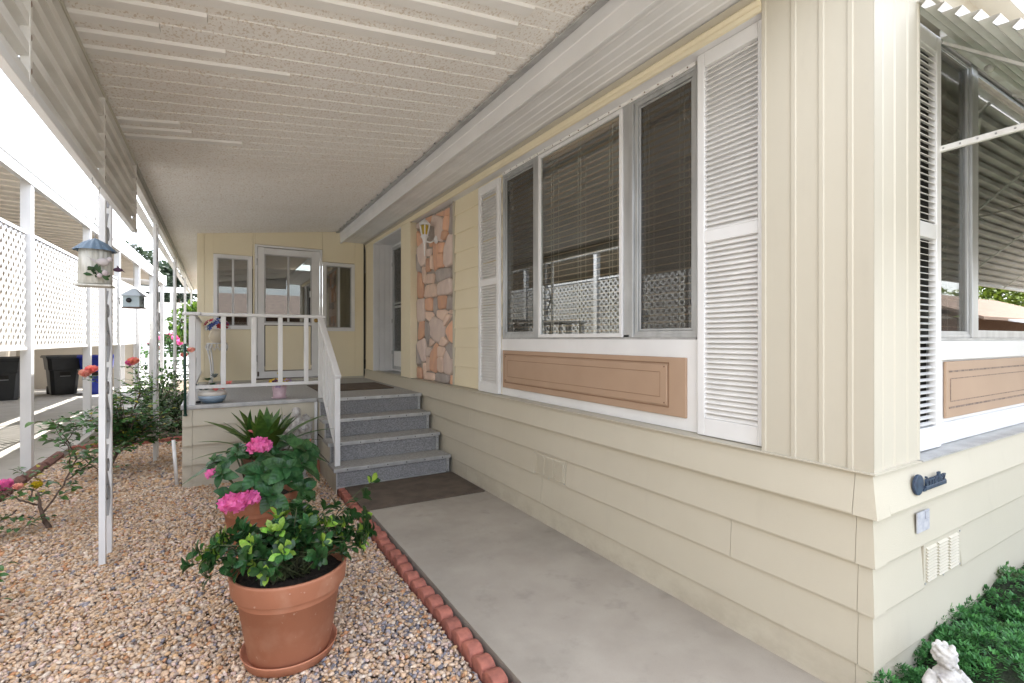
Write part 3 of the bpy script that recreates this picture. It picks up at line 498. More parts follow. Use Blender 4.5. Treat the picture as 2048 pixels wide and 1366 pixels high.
def shutter_y(y0, x0, x1, zt=2.85, zb=.947, lab=None):
    fr = MB(); st = .05; Y1 = y0+.034
    fr.box(x0, x0+st, y0, Y1, zb, zt); fr.box(x1-st, x1, y0, Y1, zb, zt)
    for a, b in ((zb, zb+.10), (1.905, 1.975), (zt-.08, zt)): fr.box(x0+st, x1-st, y0+.0005, Y1-.0005, a, b)
    s = part('shutter', fr, white, H, bev=.004, label=lab)
    me = MB().prism([(u*.8, q*.62) for u, q in lvp], lambda u, q, w: (w, u, q), 0, x1-x0-2*st).mesh('louver', louver); oo = origin(s)
    for z0, z1 in ((zb+.10, 1.905), (1.975, zt-.08)):
        n = int(round((z1-z0)/.029))
        for i in range(n): link('louver', me, s, (x0+st-oo.x, y0+.017-oo.y, z0+(i+.5)*(z1-z0)/n-oo.z), (-.25, 0, 0))
    return s
shutter_y(.952, 2.47, 2.90, lab='white louvred shutter with dark gaps beside the end window')
# end wall recess
for x0, x1, z0, z1 in ((2.522, 2.96, .9, 3.1), (2.96, 7.2, .9, 1.45), (2.96, 7.2, 2.89, 3.1), (7.2, 9.6, .9, 3.3)):
    part('inner_wall', B(x0, x1, 1.012, 1.09, z0, z1), dark if x1 < 3 else white, H)  # piece behind the louvres coloured near black as the shade in their gaps
part('frieze', B(2.519, 9.6, .90, 1.01, 2.93, 3.4), cream2, H)
W2 = part('window', B(2.96, 7.2, .975, 1.02, 1.44, 1.452), alumd, H, label='end window under the corrugated awning')
frame_y(.985, 2.965, 7.18, 1.452, 2.875, .02, .04, alum, W2)
frame_y(.990, 2.985, 3.365, 1.465, 2.87, .022, .02, alum, W2, 'sash'); frame_y(.985, 3.45, 6.9, 1.468, 2.865, .026, .02, alum, W2, 'sash')
part('mullion', B(3.368, 3.446, .978, 1.03, 1.452, 2.88), alum, W2, bev=.004)
part('screen', MB().add([(3.005, 1.0, 1.48), (3.345, 1.0, 1.48), (3.345, 1.0, 2.85), (3.005, 1.0, 2.85)], [(0, 1, 2, 3)]), screen, W2)
part('pane', B(3.005, 3.345, 1.006, 1.010, 1.48, 2.85), glass, W2); part('pane', B(3.475, 6.88, 1.004, 1.008, 1.49, 2.84), glass_side, W2)
t = thing('window_blind', 'open slat blind behind the end window', 'blind', (3.2, 1.06, 1.45))
sm2 = MB().prism([(-.02, .002), (0, .004), (.02, .002), (.02, .0005), (0, .0025), (-.02, .0005)], lambda u, q, w: (w, u, q), 0, 3.9).mesh('slat', slatm)
for i in range(28): link('slat', sm2, t, (-.4, 0, .06+i*.05))
for k in range(11): part('cord', B(2.9+k*.33, 2.902+k*.33, 1.035, 1.037, 1.47, 2.88), cordm, t)
part('kick_board', B(2.902, 7.2, .990, 1.011, .944, 1.439), white, H); part('sill_board', B(2.902, 7.2, .972, .9895, 1.345, 1.439), white, H, bev=.004); part('sill_board', B(2.902, 7.2, .972, .9895, .944, 1.045), white, H, bev=.006)
kp2 = part('window_panel', B(3.03, 6.9, .976, .989, 1.062, 1.338), tan, H, bev=.004, label='tan panel with peeling border below the end window')
gm_ = mat('peeling groove', (.17, .13, .11), (.35, .26, .2), .8, 40)
for z_ in (1.108, 1.285): part('groove', B(3.06, 6.85, .9725, .977, z_, z_+.008), gm_, kp2)
frame_y(.9735, 3.075, 6.8, 1.14, 1.255, .004, .004, gm_, kp2, 'groove', 0)
# --- stone panel ---
sp = part('stone_panel', B(2.212, 2.2345, 4.928, 6.079, .944, 2.93), mortar, H, label='orange and grey stone veneer panel beside the front door')
for c, P in STONES:
    n = len(P); cy = sum(p[0] for p in P)/n; cz = sum(p[1] for p in P)/n; d = random.uniform(.016, .032)
    # round the corners: chaikin once
    Q = []
    for i in range(n):
        a, b = P[i], P[(i+1) % n]; Q += [(a[0]*.86+b[0]*.14, a[1]*.86+b[1]*.14), (a[0]*.14+b[0]*.86, a[1]*.14+b[1]*.86)]
    grow = 1.11; Q = [(min(6.074, max(4.932, cy+(p[0]-cy)*grow)), cz+(p[1]-cz)*grow) for p in Q]
    m_ = MB(); N_ = len(Q); tl = random.uniform(-.03, .03); tz = random.uniform(-.02, .02)
    def ringv(s, x): return [(x+tl*(p[0]-cy)+tz*(p[1]-cz)+random.uniform(-.0015, .0015), cy+(p[0]-cy)*s, cz+(p[1]-cz)*s) for p in Q]
    vv = ringv(1, 2.2125)+ringv(1, 2.2105-d*.5)+ringv(.93, 2.2105-d*.9)+ringv(.72, 2.2105-d)+[(2.2105-d-.002, cy, cz)]
    ff = [(k*N_+i, k*N_+(i+1) % N_, (k+1)*N_+(i+1) % N_, (k+1)*N_+i) for k in range(3) for i in range(N_)]+[(3*N_+i, 3*N_+(i+1) % N_, 4*N_) for i in range(N_)]
    m_.add(vv, [f[::-1] for f in ff] if True else ff, True); part('stone', m_, stonem[c], sp)
# --- door alcove ---
part('alcove_sill', B(2.13, 2.44, 6.461, 7.814, .905, .9365), alumd, H); part('alcove_ceiling', B(2.13, 2.44, 6.461, 7.814, 2.94, 2.954), white, H)
for i, (a, b) in enumerate(((2.112, 2.20), (2.203, 2.29), (2.293, 2.37), (2.373, 2.43))): part('jamb_board', B(a, b, 7.79-.004*(i % 2), 7.813, .937, 2.939), white, H, bev=.003)
d = part('door', B(2.445, 2.48, 6.47, 7.79, .9366, 2.939), white, H, label='white framed front door with dark glass seen in its alcove')
frame_x(2.415, 6.9, 7.785, .94, 2.935, .03, .03, white, d); frame_x(2.405, 6.92, 7.755, .97, 2.90, .05, .03, alum, d, 'storm_frame')
part('pane', B(2.42, 2.424, 6.975, 7.70, 1.25, 2.85), glass, d); part('screen', MB().add([(2.418, 6.98, 1.26), (2.418, 7.69, 1.26), (2.418, 7.69, 2.84), (2.418, 6.98, 2.84)], [(0, 1, 2, 3)]), screen, d); part('backing', B(2.435, 2.444, 6.975, 7.70, 1.25, 2.85), dark, d); part('mid_rail', B(2.400, 2.43, 6.97, 7.70, 1.93, 1.96), alum, d); part('mid_rail', B(2.400, 2.43, 6.97, 7.70, 1.99, 2.01), alum, d)  # dark backing sheet added so the door glass reads as unlit
part('lower_panel', B(2.41, 2.43, 6.97, 7.70, 1.02, 1.25), white, d, bev=.004)
for z_ in (1.2, 1.7, 2.6): part('hinge', B(2.395, 2.406, 7.75, 7.765, z_, z_+.06), alumd, d)
# name plaque, label
navy = mat('navy cast metal', (.045, .075, .12), (.02, .03, .06), .45, 60)
pl = thing('name_plaque', 'dark blue cast metal maker badge with disc and script letters on the corner siding', 'plaque', (2.41, .875, .85))
part('disc', MB().prism([(2.443+.042*math.cos(a*math.pi/12), .856+.042*math.sin(a*math.pi/12)) for a in range(24)], lambda u, q, w: (u, .884-w, q), 0, .012), navy, pl, bev=.003)
part('bar', B(2.495, 2.70, .868, .882, .826, .843), navy, pl, bev=.002); part('link', B(2.48, 2.50, .870, .880, .824, .836), navy, pl)
cu = bpy.data.curves.new('letters', 'FONT'); cu.body = 'inmullez'; cu.size = .062; cu.extrude = .004; cu.offset = .0012; cu.resolution_u = 3
to = bpy.data.objects.new('tmp', cu); COL.objects.link(to); bpy.context.view_layer.update()
lm = bpy.data.meshes.new_from_object(to.evaluated_get(bpy.context.evaluated_depsgraph_get())); bpy.data.objects.remove(to); lm.materials.clear(); lm.materials.append(navy); lm.name = 'letters'
wdt = max(v.co.x for v in lm.vertices); lo = link('letters', lm, pl, (2.50-2.41, .873-.875, .842-.85), (math.pi/2, 0, 0)); lo.scale = (.195/wdt, 1, 1)
lb = thing('inspection_label', 'small faded silver label stuck to the siding below the badge', 'label', (2.51, .88, .68))
part('sheet', B(2.456, 2.572, .884, .8885, .652, .735), mat('faded label', (.50, .50, .52), (.36, .37, .42), .5, 40), lb); part('stamp', B(2.527, 2.566, .8825, .8845, .700, .731), mat('label stamp', (.33, .34, .38), None, .5), lb); part('stamp_field', B(2.530, 2.563, .8815, .883, .703, .728), mat('faded label', (.5,)*3), lb)
# wall lantern
wl = thing('wall_lantern', 'white coach lantern with amber glass mounted on the stone panel', 'lantern', (2.19, 5.52, 2.6))
m_ = MB(); m_.lathe([(.001, 0), (.05, 0), (.045, .015), (.02, .03), (.001, .032)], (0, 0, 0), 16)
Mx = Matrix.Translation((2.193, 5.38, 2.60)) @ Matrix.Rotation(-math.pi/2, 4, 'Y'); m_.v = [tuple(Mx @ Vector(v)) for v in m_.v]; part('wall_plate', m_, white, wl)
LX, LY = 2.06, 5.42
part('arm', MB().tube([(2.17, 5.38, 2.59), (2.12, 5.39, 2.56), (2.08, 5.41, 2.57), (LX, LY, 2.59)], .009, 8), white, wl)
part('finial', MB().lathe([(.003, -.20), (.008, -.18), (.012, -.06), (.022, -.03), (.028, 0), (.045, .02), (.05, .03), (.02, .035)], (LX, LY, 2.60), 12), white, wl)
def hexring(r, z): return [(LX+r*math.cos(a*math.pi/3+.2), LY+r*math.sin(a*math.pi/3+.2), z) for a in range(6)]
lo_, hi_ = hexring(.036, 2.64), hexring(.062, 2.765)
for i in range(6):
    part('cage_bar', MB().bar(lo_[i], hi_[i], .011), white, wl)
    q = MB().add([lo_[i], lo_[(i+1) % 6], hi_[(i+1) % 6], hi_[i]], [(0, 1, 2, 3)]); part('glass', q, glass, wl)
m_ = MB()
for r in (lo_, hi_):
    for i in range(6): m_.bar(r[i], r[(i+1) % 6], .012)
part('cage_ring', m_, white, wl)
part('amber_shade', MB().lathe([(.028, 2.65), (.046, 2.755), (.03, 2.76)], (LX, LY, 0), 16), mat('amber glass', (.72, .50, .01), (.6, .4, .01), .25), wl)
part('roof', MB().lathe([(.072, 2.767), (.070, 2.776), (.034, 2.81), (.012, 2.822), (.009, 2.836), (.001, 2.845)], (LX, LY, 0), 6), white, wl)
# ---------------- sunroom wall behind the porch ----------------
S = thing('sunroom', 'yellow porch room at the end of the porch with white door and two windows', 'building', (.9, YB, .8))
wy = YB
segs = [(-.245, -.165), (-.165, -.05)]
for x0, x1, z0, z1 in ((-.245, -.16, .78, 2.95), (-.16, -.05, .78, 2.95), (-.05, .46, .78, 1.60), (-.05, .46, 2.68, 3.0), (.46, .486, .78, 3.0), (.486, 1.445, 2.87, 3.1), (1.445, 1.955, .78, 1.58), (1.445, 1.955, 2.68, 3.15), (1.955, 2.10, .78, 3.1)):
    zt = lambda x: 2.967+.1208*x+.02
    pg = [(x0+.0015, z0), (x1-.0015, z0), (x1-.0015, z1 if z1 < 2.9 else zt(x1)), (x0+.0015, z1 if z1 < 2.9 else zt(x0))]
    part('wall_board', MB().prism(pg, lambda u, q, w: (u, w, q), wy, wy+.05), yellow, S, bev=.004)
for x in (-.165, -.052, .478, 1.447, 1.95): 
    if x in (.478, 1.447): continue
    part('batten', B(x-.006, x+.006, wy-.004, wy+.001, .80, 2.95), yellow, S)
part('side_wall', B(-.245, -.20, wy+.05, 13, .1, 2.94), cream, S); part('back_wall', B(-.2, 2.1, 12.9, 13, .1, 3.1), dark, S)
part('room_floor', B(-.2, 2.1, wy+.05, 12.9, .7, .8), mat('room floor', (.22, .17, .12), None, .6), S)
part('base_rail', B(-.24, 2.1, wy-.012, wy-.001, .80, .83), cream2, S)
def swin(x0, x1, z0, z1, lab):
    w = part('window', B(x0, x1, wy-.002, wy+.03, z0, z0+.012), white, S, label=lab)
    frame_y(wy-.014, x0-.01, x1+.01, z0-.015, z1+.015, .05, .03, white, w); frame_y(wy+.0, x0+.042, x1-.042, z0+.037, z1-.037, .014, .02, alumd, w, 'sash')
    xm = (x0+x1)/2; part('mullion', B(xm-.014, xm+.014, wy-.004, wy+.02, z0+.04, z1-.04), alum, w)
    part('pane', B(x0+.05, x1-.05, wy+.022, wy+.026, z0+.04, z1-.04), glass_side, w)
swin(-.035, .44, 1.60, 2.66, 'two pane sliding window left of the white porch door')
swin(1.462, 1.94, 1.585, 2.655, 'two pane sliding window right of the white porch door')
D = part('door', B(.545, 1.395, wy-.012, wy+.02, .865, .95), white, S, label='white porch door with glazed upper half and yellow lower panel')
frame_y(wy-.022, .488, 1.442, .85, 2.862, .03, .04, white, D, 'frame')
m_ = MB(); m_.box(.522, .615, wy-.012, wy+.02, .951, 2.825); m_.box(1.285, 1.405, wy-.012, wy+.02, .951, 2.825); m_.box(.6155, 1.2845, wy-.011, wy+.02, 2.73, 2.82); m_.box(.6155, 1.2845, wy-.011, wy+.02, 1.655, 1.69)
part('door_leaf', m_, white, D, bev=.003); part('lower_panel', B(.628, 1.272, wy-.004, wy+.01, .965, 1.645), yellow, D, bev=.004)
frame_y(wy-.006, .617, 1.283, 1.692, 2.729, .016, .02, alumd, D, 'sash'); part('mullion', B(.935, .962, wy-.008, wy+.014, 1.70, 2.72), alum, D); part('pane', B(.63, 1.27, wy+.010, wy+.014, 1.70, 2.72), glass_side, D)
k_ = MB().lathe([(.032, 0), (.030, .008), (.016, .012), (.016, .03), (.028, .04), (.030, .055), (.018, .066), (.001, .068)], (0, 0, 0), 16); Mx = Matrix.Translation((1.348, wy-.012, 1.735)) @ Matrix.Rotation(math.pi/2, 4, 'X')
k_.v = [tuple(Mx @ Vector(v)) for v in k_.v]; part('knob', k_, mat('brass', (.45, .30, .10), None, .3, metal=.9), D)
for z_ in (1.10, 2.55): part('hinge', B(.508, .524, wy-.028, wy-.020, z_, z_+.10), alumd, D)
part('handle', B(1.255, 1.268, wy-.03, wy-.006, 2.1, 2.2), white, D)
# furniture dimly seen inside
cab = thing('cabinet', 'pale cabinet standing inside behind the porch door glass', 'cabinet', (.5, 10.4, .8))
part('body', B(.0, .55, 10.2, 10.7, .8, 1.75), white, cab); part('top', B(-.02, .57, 10.18, 10.72, 1.751, 1.78), wood, cab)
cur = MB(); P_ = [(1.50+i*.02, wy+.13+.014*math.sin(i*1.9)) for i in range(22)]
cur.prism(P_+[(x, y_+.006) for x, y_ in P_[::-1]], lambda u, q, w: (u, q, w), 1.45, 2.62); solo('curtain', cur, mat('grey curtain', (.40, .39, .36), (.3, .29, .27), .9), 'pale grey curtain behind the right porch window', 'curtain')
solo('gap_strip', B(2.101, 2.116, wy-.01, wy+.04, .80, 3.03), dark, 'dark ragged joint between the porch room and the house', 'joint')
# ---------------- porch deck and steps ----------------
DK = thing('porch', 'raised porch deck with grey carpet and cream lap skirting', 'porch', (.9, 5.7, 0))
part('deck_floor', B(-.285, 2.09, 5.73, YB-.002, .765, .80), carpet, DK)
part('deck_floor', B(.935, 2.09, 5.60, 5.729, .765, .80), carpet, DK)
part('edge_trim', B(-.30, .93, 5.695, 5.7285, .762, .803), alumd, DK, bev=.004); part('edge_trim', B(-.30, -.287, 5.73, YB, .762, .803), alumd, DK)
for z0, z1 in ((.60, .76), (.415, .60), (.225, .415), (-.05, .225)):
    pts = [(5.74, z0), (5.712-.024, z0), (5.712-.024, z0+.006), (5.714, z1), (5.74, z1)]
    part('skirting_board', MB().prism(pts, lambda u, q, w: (w, u, q), -.205, .905), cream, DK)
    part('skirting_board', MB().prism([(5.74, z0), (5.685, z0), (5.710, z1), (5.74, z1)], lambda u, q, w: (w, u, q), -.287, -.207), cream, DK)
    part('skirting_board', B(-.285, -.26, 5.741, YB, z0, z1), cream, DK)
part('corner_post', B(.907, .937, 5.69, 5.74, -.05, .761), white, DK, bev=.003); 
ST = thing('porch_steps', 'four riser porch steps with grey carpet and aluminium nosings', 'steps', (1.5, 5.2, 0))
ys = [4.745, 5.03, 5.315, 5.60]; zs = [.241, .427, .613, .80]
for i in range(4):
    z1 = zs[i]; z0 = .055 if i == 0 else zs[i-1]; y0 = ys[i]; x0, x1 = .945, 2.075
    part('riser', B(x0+.012, x1-.012, y0+.02, y0+.035, z0, z1-.03), riserm, ST)
    part('side_panel', B(x0, x0+.011, y0+.02, 5.70, z0-.01 if i else -.05, z1-.032), cream2, ST); part('side_panel', B(x1-.011, x1, y0+.02, 5.70, z0, z1-.032), dark, ST)  # right side coloured near black as the shade of the wall gap
    if i < 3: part('tread', B(x0-.02, x1+.012, y0+.004, ys[i+1]+.0205, z1-.03, z1), carpet, ST, bev=.003)
    n_ = part('nosing', B(x0-.022 if i < 3 else .938, x1+.014, y0-.004, y0+.0035 if i < 3 else y0-.0005, z1-.032, z1+.003), alum, ST, bev=.002)
    part('corner_trim', B(x0+.0, x0+.012, y0+.012, y0+.0195, z0, z1-.033), alumd, ST)
    for q in range(6): part('screw', MB().ball((x0+.1+q*.19, y0-.005, z1-.014), .006, 6, 4), black, n_)
    e_ = part('corner_trim', B(x1-.03, x1, y0+.010, y0+.0195, z0, z1-.033), alum, ST)
    for q in range(3): part('screw', MB().ball((x1-.015, y0+.010, z0+.03+q*.05), .004, 6, 4), black, e_)
part('base_trim', B(.95, 2.07, 4.755, 4.764, .055, .072), alum, ST)
# railing
R = thing('porch_railing', 'white metal railing along the porch front and down the steps', 'railing', (.4, 5.74, .8))
RY = 5.745
part('post', B(-.235, -.18, RY-.028, RY+.028, .80, 1.675), white, R, bev=.004)
part('post_cap', MB().prism([(-.27, RY-.055), (-.14, RY-.055), (-.12, RY), (-.14, RY+.055), (-.27, RY+.055), (-.29, RY)], lambda u, q, w: (u, q, w), 1.676, 1.708), white, R, bev=.008)
part('top_rail', B(-.14, 1.03, RY-.03, RY+.03, 1.672, 1.705), white, R, bev=.008); part('bottom_rail', B(-.18, .955, RY-.018, RY+.018, .955, .988), white, R, bev=.003)
for x in (.055, .325, .575, .830): part('baluster', B(x-.022, x+.022, RY-.015, RY+.015, .989, 1.671), white, R, bev=.003)
part('post', B(.955, 1.0, RY-.022, RY+.022, .80, 1.671), white, R, bev=.003)
hx = .978
part('stair_rail', MB().bar((hx, RY-.0, 1.665), (hx, 4.83, 1.085), .06, .035), white, R, bev=.007); part('stair_bottom_rail', MB().bar((hx, RY-.024, .965), (hx, 4.93, .42), .03, .03), white, R, bev=.003)
part('post', B(hx-.025, hx+.025, 4.85, 4.90, .242, 1.10), white, R, bev=.004)
for t_ in (.2, .4, .6, .8):
    yb = 5.72-t_*.84; zt_ = 1.65-t_*.84*.637; part('baluster', B(hx-.014, hx+.014, yb-.02, yb+.02, zt_-.69, zt_), white, R, bev=.003)
part('side_top_rail', B(-.24, -.18, RY+.03, YB-.02, 1.672, 1.70), white, R, bev=.006); part('side_bottom_rail', B(-.226, -.19, RY+.03, YB-.02, .955, .985), white, R)
for i in range(9): y_ = RY+.27+i*.26; part('baluster', B(-.222, -.194, y_-.02, y_+.02, .986, 1.671), white, R)
part('brace', MB().bar((-.205, RY+.05, .82), (-.205, RY+.9, 1.30), .02), alumd, R)
# ---------------- carport ----------------
CP = thing('carport', 'long white carport roof on scroll posts with speckled ribbed ceiling and side valance', 'carport', (-.6, 4, 0))
zc = lambda x: 2.967+.1208*x
XE, XR_ = -.575, 1.70
def plank(y0, x0=XE, x1=XR_):
    # one roof pan: clean low rib + speckled raised flat; two per sheet
    p = part('roof_panel', MB().prism([(0, .012), (.082, .012), (.082, .03), (0, .03)], lambda u, q, w: (w, y0+.073+u, zc(w)+q), x0, x1), ceil_sp, CP)
    return p
# build one pan pair and copy along Y
def pan_mesh(x0, x1, y0=0):
    m_ = MB(); zf = zc
    m_.prism([(.000, .012), (.078, .012), (.078, .03), (.0, .03)], lambda u, q, w: (w, u, zf(w)+q), x0, x1)
    return m_
def rib_mesh(x0, x1):
    return MB().prism([(.078, .010), (.084, -.004), (.148, -.004), (.154, .010), (.154, .022), (.078, .022)], lambda u, q, w: (w, u, zc(w)+q), x0, x1)
o0 = origin(CP); pan_me = pan_mesh(XE, XR_).mesh('roof_panel', ceil_sp, (o0.x, 0, o0.z)); rib_me = rib_mesh(XE+.0, 1.42).mesh('roof_rib', ceil_wh, (o0.x, 0, o0.z)); rib2_me = rib_mesh(1.42, XR_).mesh('roof_rib', ceil_sp, (o0.x, 0, o0.z)); rib3_me = MB().prism([(.078, .0115), (.084, .0088), (.148, .0088), (.154, .0115), (.154, .022), (.078, .022)], lambda u, q, w: (w, u, zc(w)+q), XE, XR_).mesh('roof_rib', ceil_sp, (o0.x, 0, o0.z))
rib6_me = MB().prism([(.078, .0115), (.084, .0088), (.148, .0088), (.154, .0115), (.154, .022), (.078, .022)], lambda u, q, w: (w, u, zc(w)+q), .052, XR_).mesh('roof_rib', ceil_sp, (o0.x, 0, o0.z)); rib4_me = rib_mesh(XE, .05).mesh('roof_rib', ceil_wh, (o0.x, 0, o0.z)); rib5_me = rib_mesh(.05, .051).mesh('roof_rib', ceil_sp, (o0.x, 0, o0.z))
def two_ribs(p, xs, flat=False):
    link('rib', rib_mesh(XE, xs).mesh('roof_rib', ceil_wh, (o0.x, 0, o0.z)), p)
    pr = [(.078, .0115), (.084, .0088), (.148, .0088), (.154, .0115), (.154, .022), (.078, .022)]
    link('rib', MB().prism(pr, lambda u, q, w: (w, u, zc(w)+q), xs+.002, XR_).mesh('roof_rib', ceil_sp, (o0.x, 0, o0.z)), p)
YR0, YR1 = 1.25, 17.4
y = YR0; i = 0
while y < YR1:
    x1_ = None
    far = y > YB-.01
    p = link('roof_panel', pan_me, CP, (0, y-o0.y, 0))
    if y < 2.6: two_ribs(p, random.uniform(1.34, 1.48))
    elif 3.9 < y < 4.4 or 2.6 <= y < 3.25: two_ribs(p, random.uniform(-.25, .38), True)
    else: link('rib', rib3_me, p)
    y += .155; i += 1
part('roof_deck', MB().prism([(XE-.1, zc(XE-.1)+.035), (XR_+.02, zc(XR_+.02)+.035), (XR_+.02, zc(XR_)+.06), (XE-.1, zc(XE)+.06)], lambda u, q, w: (u, w, q), YR0-.02, YR1), white, CP)
part('inner_trim', B(-.592, -.572, YR0, YR1, 2.865, 2.915), mat('dull trim', (.42, .41, .37), None, .6), CP)
part('beam', B(-.65, -.593, YR0, YR1, 2.80, 2.90), val_m, CP, bev=.004); part('gutter', MB().prism([(-.66, 2.78), (-.74, 2.79), (-.76, 2.90), (-.755, 2.90), (-.735, 2.797), (-.66, 2.787)], lambda u, q, w: (u, w, q), YR0, YR1), val_m, CP)
for y_ in (7.0, 10.2, 12.0, 13.3, 16.4): part('bracket', MB().bar((-.60, y_-.25, 2.79), (-.70, y_-.02, 2.86), .03, .012), white, CP)
part('front_fascia', B(-.7, XR_, YR0-.06, YR0-.021, 2.86, 3.22), white, CP)
# valance panels, horizontally ribbed, meeting at raised seams
vj = [1.28, 1.6, 2.39, 3.74, 5.06]
for a, b in zip(vj[:-1], vj[1:]):
    P = []; n = 5; z0, z1 = 2.345, 2.865
    for k in range(n):
        zb = z0+(z1-z0)*k/n; h = (z1-z0)/n
        P += [(-.570, zb), (-.570, zb+h*.42), (-.592, zb+h*.50), (-.602, zb+h*.97)]
    P += [(-.570, z1)]
    v = MB()
    for (xa, za), (xb, zb_) in zip(P[:-1], P[1:]):
        v.add([(xa, a+.004, za), (xa, b-.004, za), (xb, b-.004, zb_), (xb, a+.004, zb_)], [(0, 1, 2, 3)]); v.add([(xa-.002, a+.004, za), (xa-.002, b-.004, za), (xb-.002, b-.004, zb_), (xb-.002, a+.004, zb_)], [(3, 2, 1, 0)])
    p = part('valance_panel', v, val_m, CP)
    part('seam', B(-.594, -.5665, b-.016, b+.006, 2.345, 2.868), val_m, p)
    part('bottom_trim', MB().prism([(-.60, 2.318), (-.562, 2.312), (-.560, 2.347), (-.60, 2.344)], lambda u, q, w: (u, w, q), a+.001, b-.001), white, p, bev=.003)
    for k in range(4): part('rust_mark', MB().ball((-.5665, b-.003, 2.40+k*.12), (.002, .005, .012), 6, 4), mat('rust', (.16, .09, .06), None, .9), p)
part('valance_top_trim', B(-.590, -.5655, 1.28, 5.064, 2.869, 2.893), mat('cream trim', (.62, .60, .52), None, .6), CP)
# scroll posts
def scroll(y0, y1, z0, h):
    pts = []; ym = (y0+y1)/2; w = (y1-y0)/2-.03
    for k in range(15):
        a = k/14*math.pi*2; pts.append((-.62, ym+w*math.sin(a), z0+h*k/14))
    m_ = MB()
    for a, b in zip(pts[:-1], pts[1:]): m_.bar(a, b, .006, .03, up=(1, 0, 0))
    for c, s in ((z0+.14, 1), (z0+h-.14, -1)):
        q = [(-.62, ym+s*(.025+.035*(1-k/9))*math.cos(k*.7), c+(.02+.04*(1-k/9))*math.sin(k*.7)) for k in range(10)]
        for a, b in zip(q[:-1], q[1:]): m_.bar(a, b, .006, .026, up=(1, 0, 0))
    return m_
for y_ in (4.0, 7.06, 10.12, 13.25, 16.4):
    p = part('post', B(-.6375, -.6025, y_-.0175, y_+.0175, -.02, 2.80), white, CP, bev=.003, label='white twin tube carport post with scrollwork')
    part('tube', B(-.6375, -.6025, y_+.200, y_+.235, -.02, 2.80), white, p, bev=.003)
    if y_ < 11:
        for k in range(5): part('scroll', scroll(y_+.02, y_+.198, .30+k*.5, .46), mat('shaded scroll metal', (.26, .26, .26), None, .6), p)  # shade between the tubes put into the colour of white scrollwork
# ---------------- neighbour carport ----------------
ang = -math.atan(.028)
NC = thing('neighbour_carport', 'neighbouring white carport with square posts, lattice screens and white fascia', 'carport', (-1.74, 7.2, 0), rz=ang)
def npart(nm, mb, m, par=None, bev=0, **kw): return tag(link(nm, mb.mesh(nm, m), par or NC, bev=bev), **kw)
posts = [-7.4, -5.0, -2.46, 0, 2.46, 4.63, 6.8, 8.95, 11.1]
for y_ in posts: npart('post', B(-.05, .04, y_-.045, y_+.045, -.03, 3.13), white, bev=.003)
npart('fascia', B(.04, .055, -8, 11.4, 3.09, 3.29), white); npart('fascia', B(.056, .075, -8, 11.42, 3.20, 3.33), white, bev=.004); npart('end_fascia', B(-3.4, .075, 11.43, 11.46, 3.09, 3.40), white)
npart('beam', B(-.05, .035, -8, 11.4, 3.131, 3.20), white)
nroof = mat('tan ribbed ceiling', (.72, .67, .60), (.64, .59, .52), .7, 3, bump=.3, bscale=10)
for i in range(64):
    y0 = -8+i*.303; m_ = MB()
    m_.prism([(.0, 3.205), (.11, 3.205), (.12, 3.225), (.295, 3.225), (.295, 3.26), (0, 3.26)], lambda u, q, w: (w, y0+u, q+(-w)*.045), -3.5, .038); npart('roof_panel', m_, nroof)
def lattice(y0, y1, z0, z1, nm='lattice_screen'):
    m_ = MB(); pitch = .122; w = .036; W_ = y1-y0; Hh = z1-z0
    for s, xo in ((1, 0), (-1, -.007)):
        c = -Hh if s == 1 else 0
        while c < W_+Hh:
            # line: y = c + s*t , z = t (t 0..Hh)
            if s == 1: ta, tb = max(0, -c), min(Hh, W_-c)
            else: ta, tb = max(0, c-W_), min(Hh, c)
            if tb-ta > .03: m_.bar((xo, y0+c+s*ta, z0+ta), (xo, y0+c+s*tb, z0+tb), w, .006, up=(1, 0, 0))
            c += pitch
    l = npart(nm, m_, mat('off white lattice', (.55, .55, .54), (.48, .48, .47), .6), label='white diagonal lattice screen between two carport posts'); l['kind'] = 'stuff'
    f = MB(); f.box(-.018, .012, y0, y1, z0-.03, z0+.002); f.box(-.018, .012, y0, y1, z1-.002, z1+.03); tag(link('rail', f.mesh('rail', white), l))
lattice(-7.3, -5.06, 1.36, 2.56)
lattice(-4.94, -2.52, 1.36, 2.56); lattice(-2.40, -.06, 1.36, 2.56); lattice(.06, 2.40, 1.36, 2.56); lattice(2.52, 4.57, 1.36, 2.56)
for y0, y1 in ((4.69, 6.74), (6.86, 8.9)):
    s_ = npart('siding_screen', B(-.05, -.03, y0, y1, 1.33, 2.6), white)
    for k in range(13): z_ = 1.33+k*.0975; tag(link('board', MB().prism([(-.03, z_), (-.018, z_), (-.024, z_+.096), (-.03, z_+.096)], lambda u, q, w: (u, w, q), y0, y1).mesh('board', white), s_))
NH = thing('neighbour_house', 'beige walled neighbour building at the end of the lattice screened carport', 'building', (-4, 18.6, 0))
beige = mat('beige stucco', (.52, .47, .39), (.47, .42, .35), .8, 2, bump=.2, bscale=90)
part('end_wall', B(-6.5, -2.2, 18.9, 19.1, -.05, 3.5), beige, NH); part('side_wall', B(-5.0, -4.8, -6, 18.89, -.05, 3.6), beige, NH)
part('corner_board', B(-2.19, -2.05, 18.88, 19.12, -.05, 3.2), white, NH); part('doorway', B(-2.62, -2.40, 18.86, 18.9, 0, 1.9), white, NH)
part('window', B(-2.9, -2.5, 18.85, 18.9, 2.1, 2.9), dark, NH); part('roof', B(-8.5, -4.75, -6, 19.4, 3.6, 3.8), white, NH)
for z0 in np.arange(-.05, 1.0, .2): part('wall_board', B(-4.80, -4.79, 8, 18.85, z0, z0+.19), beige, NH)
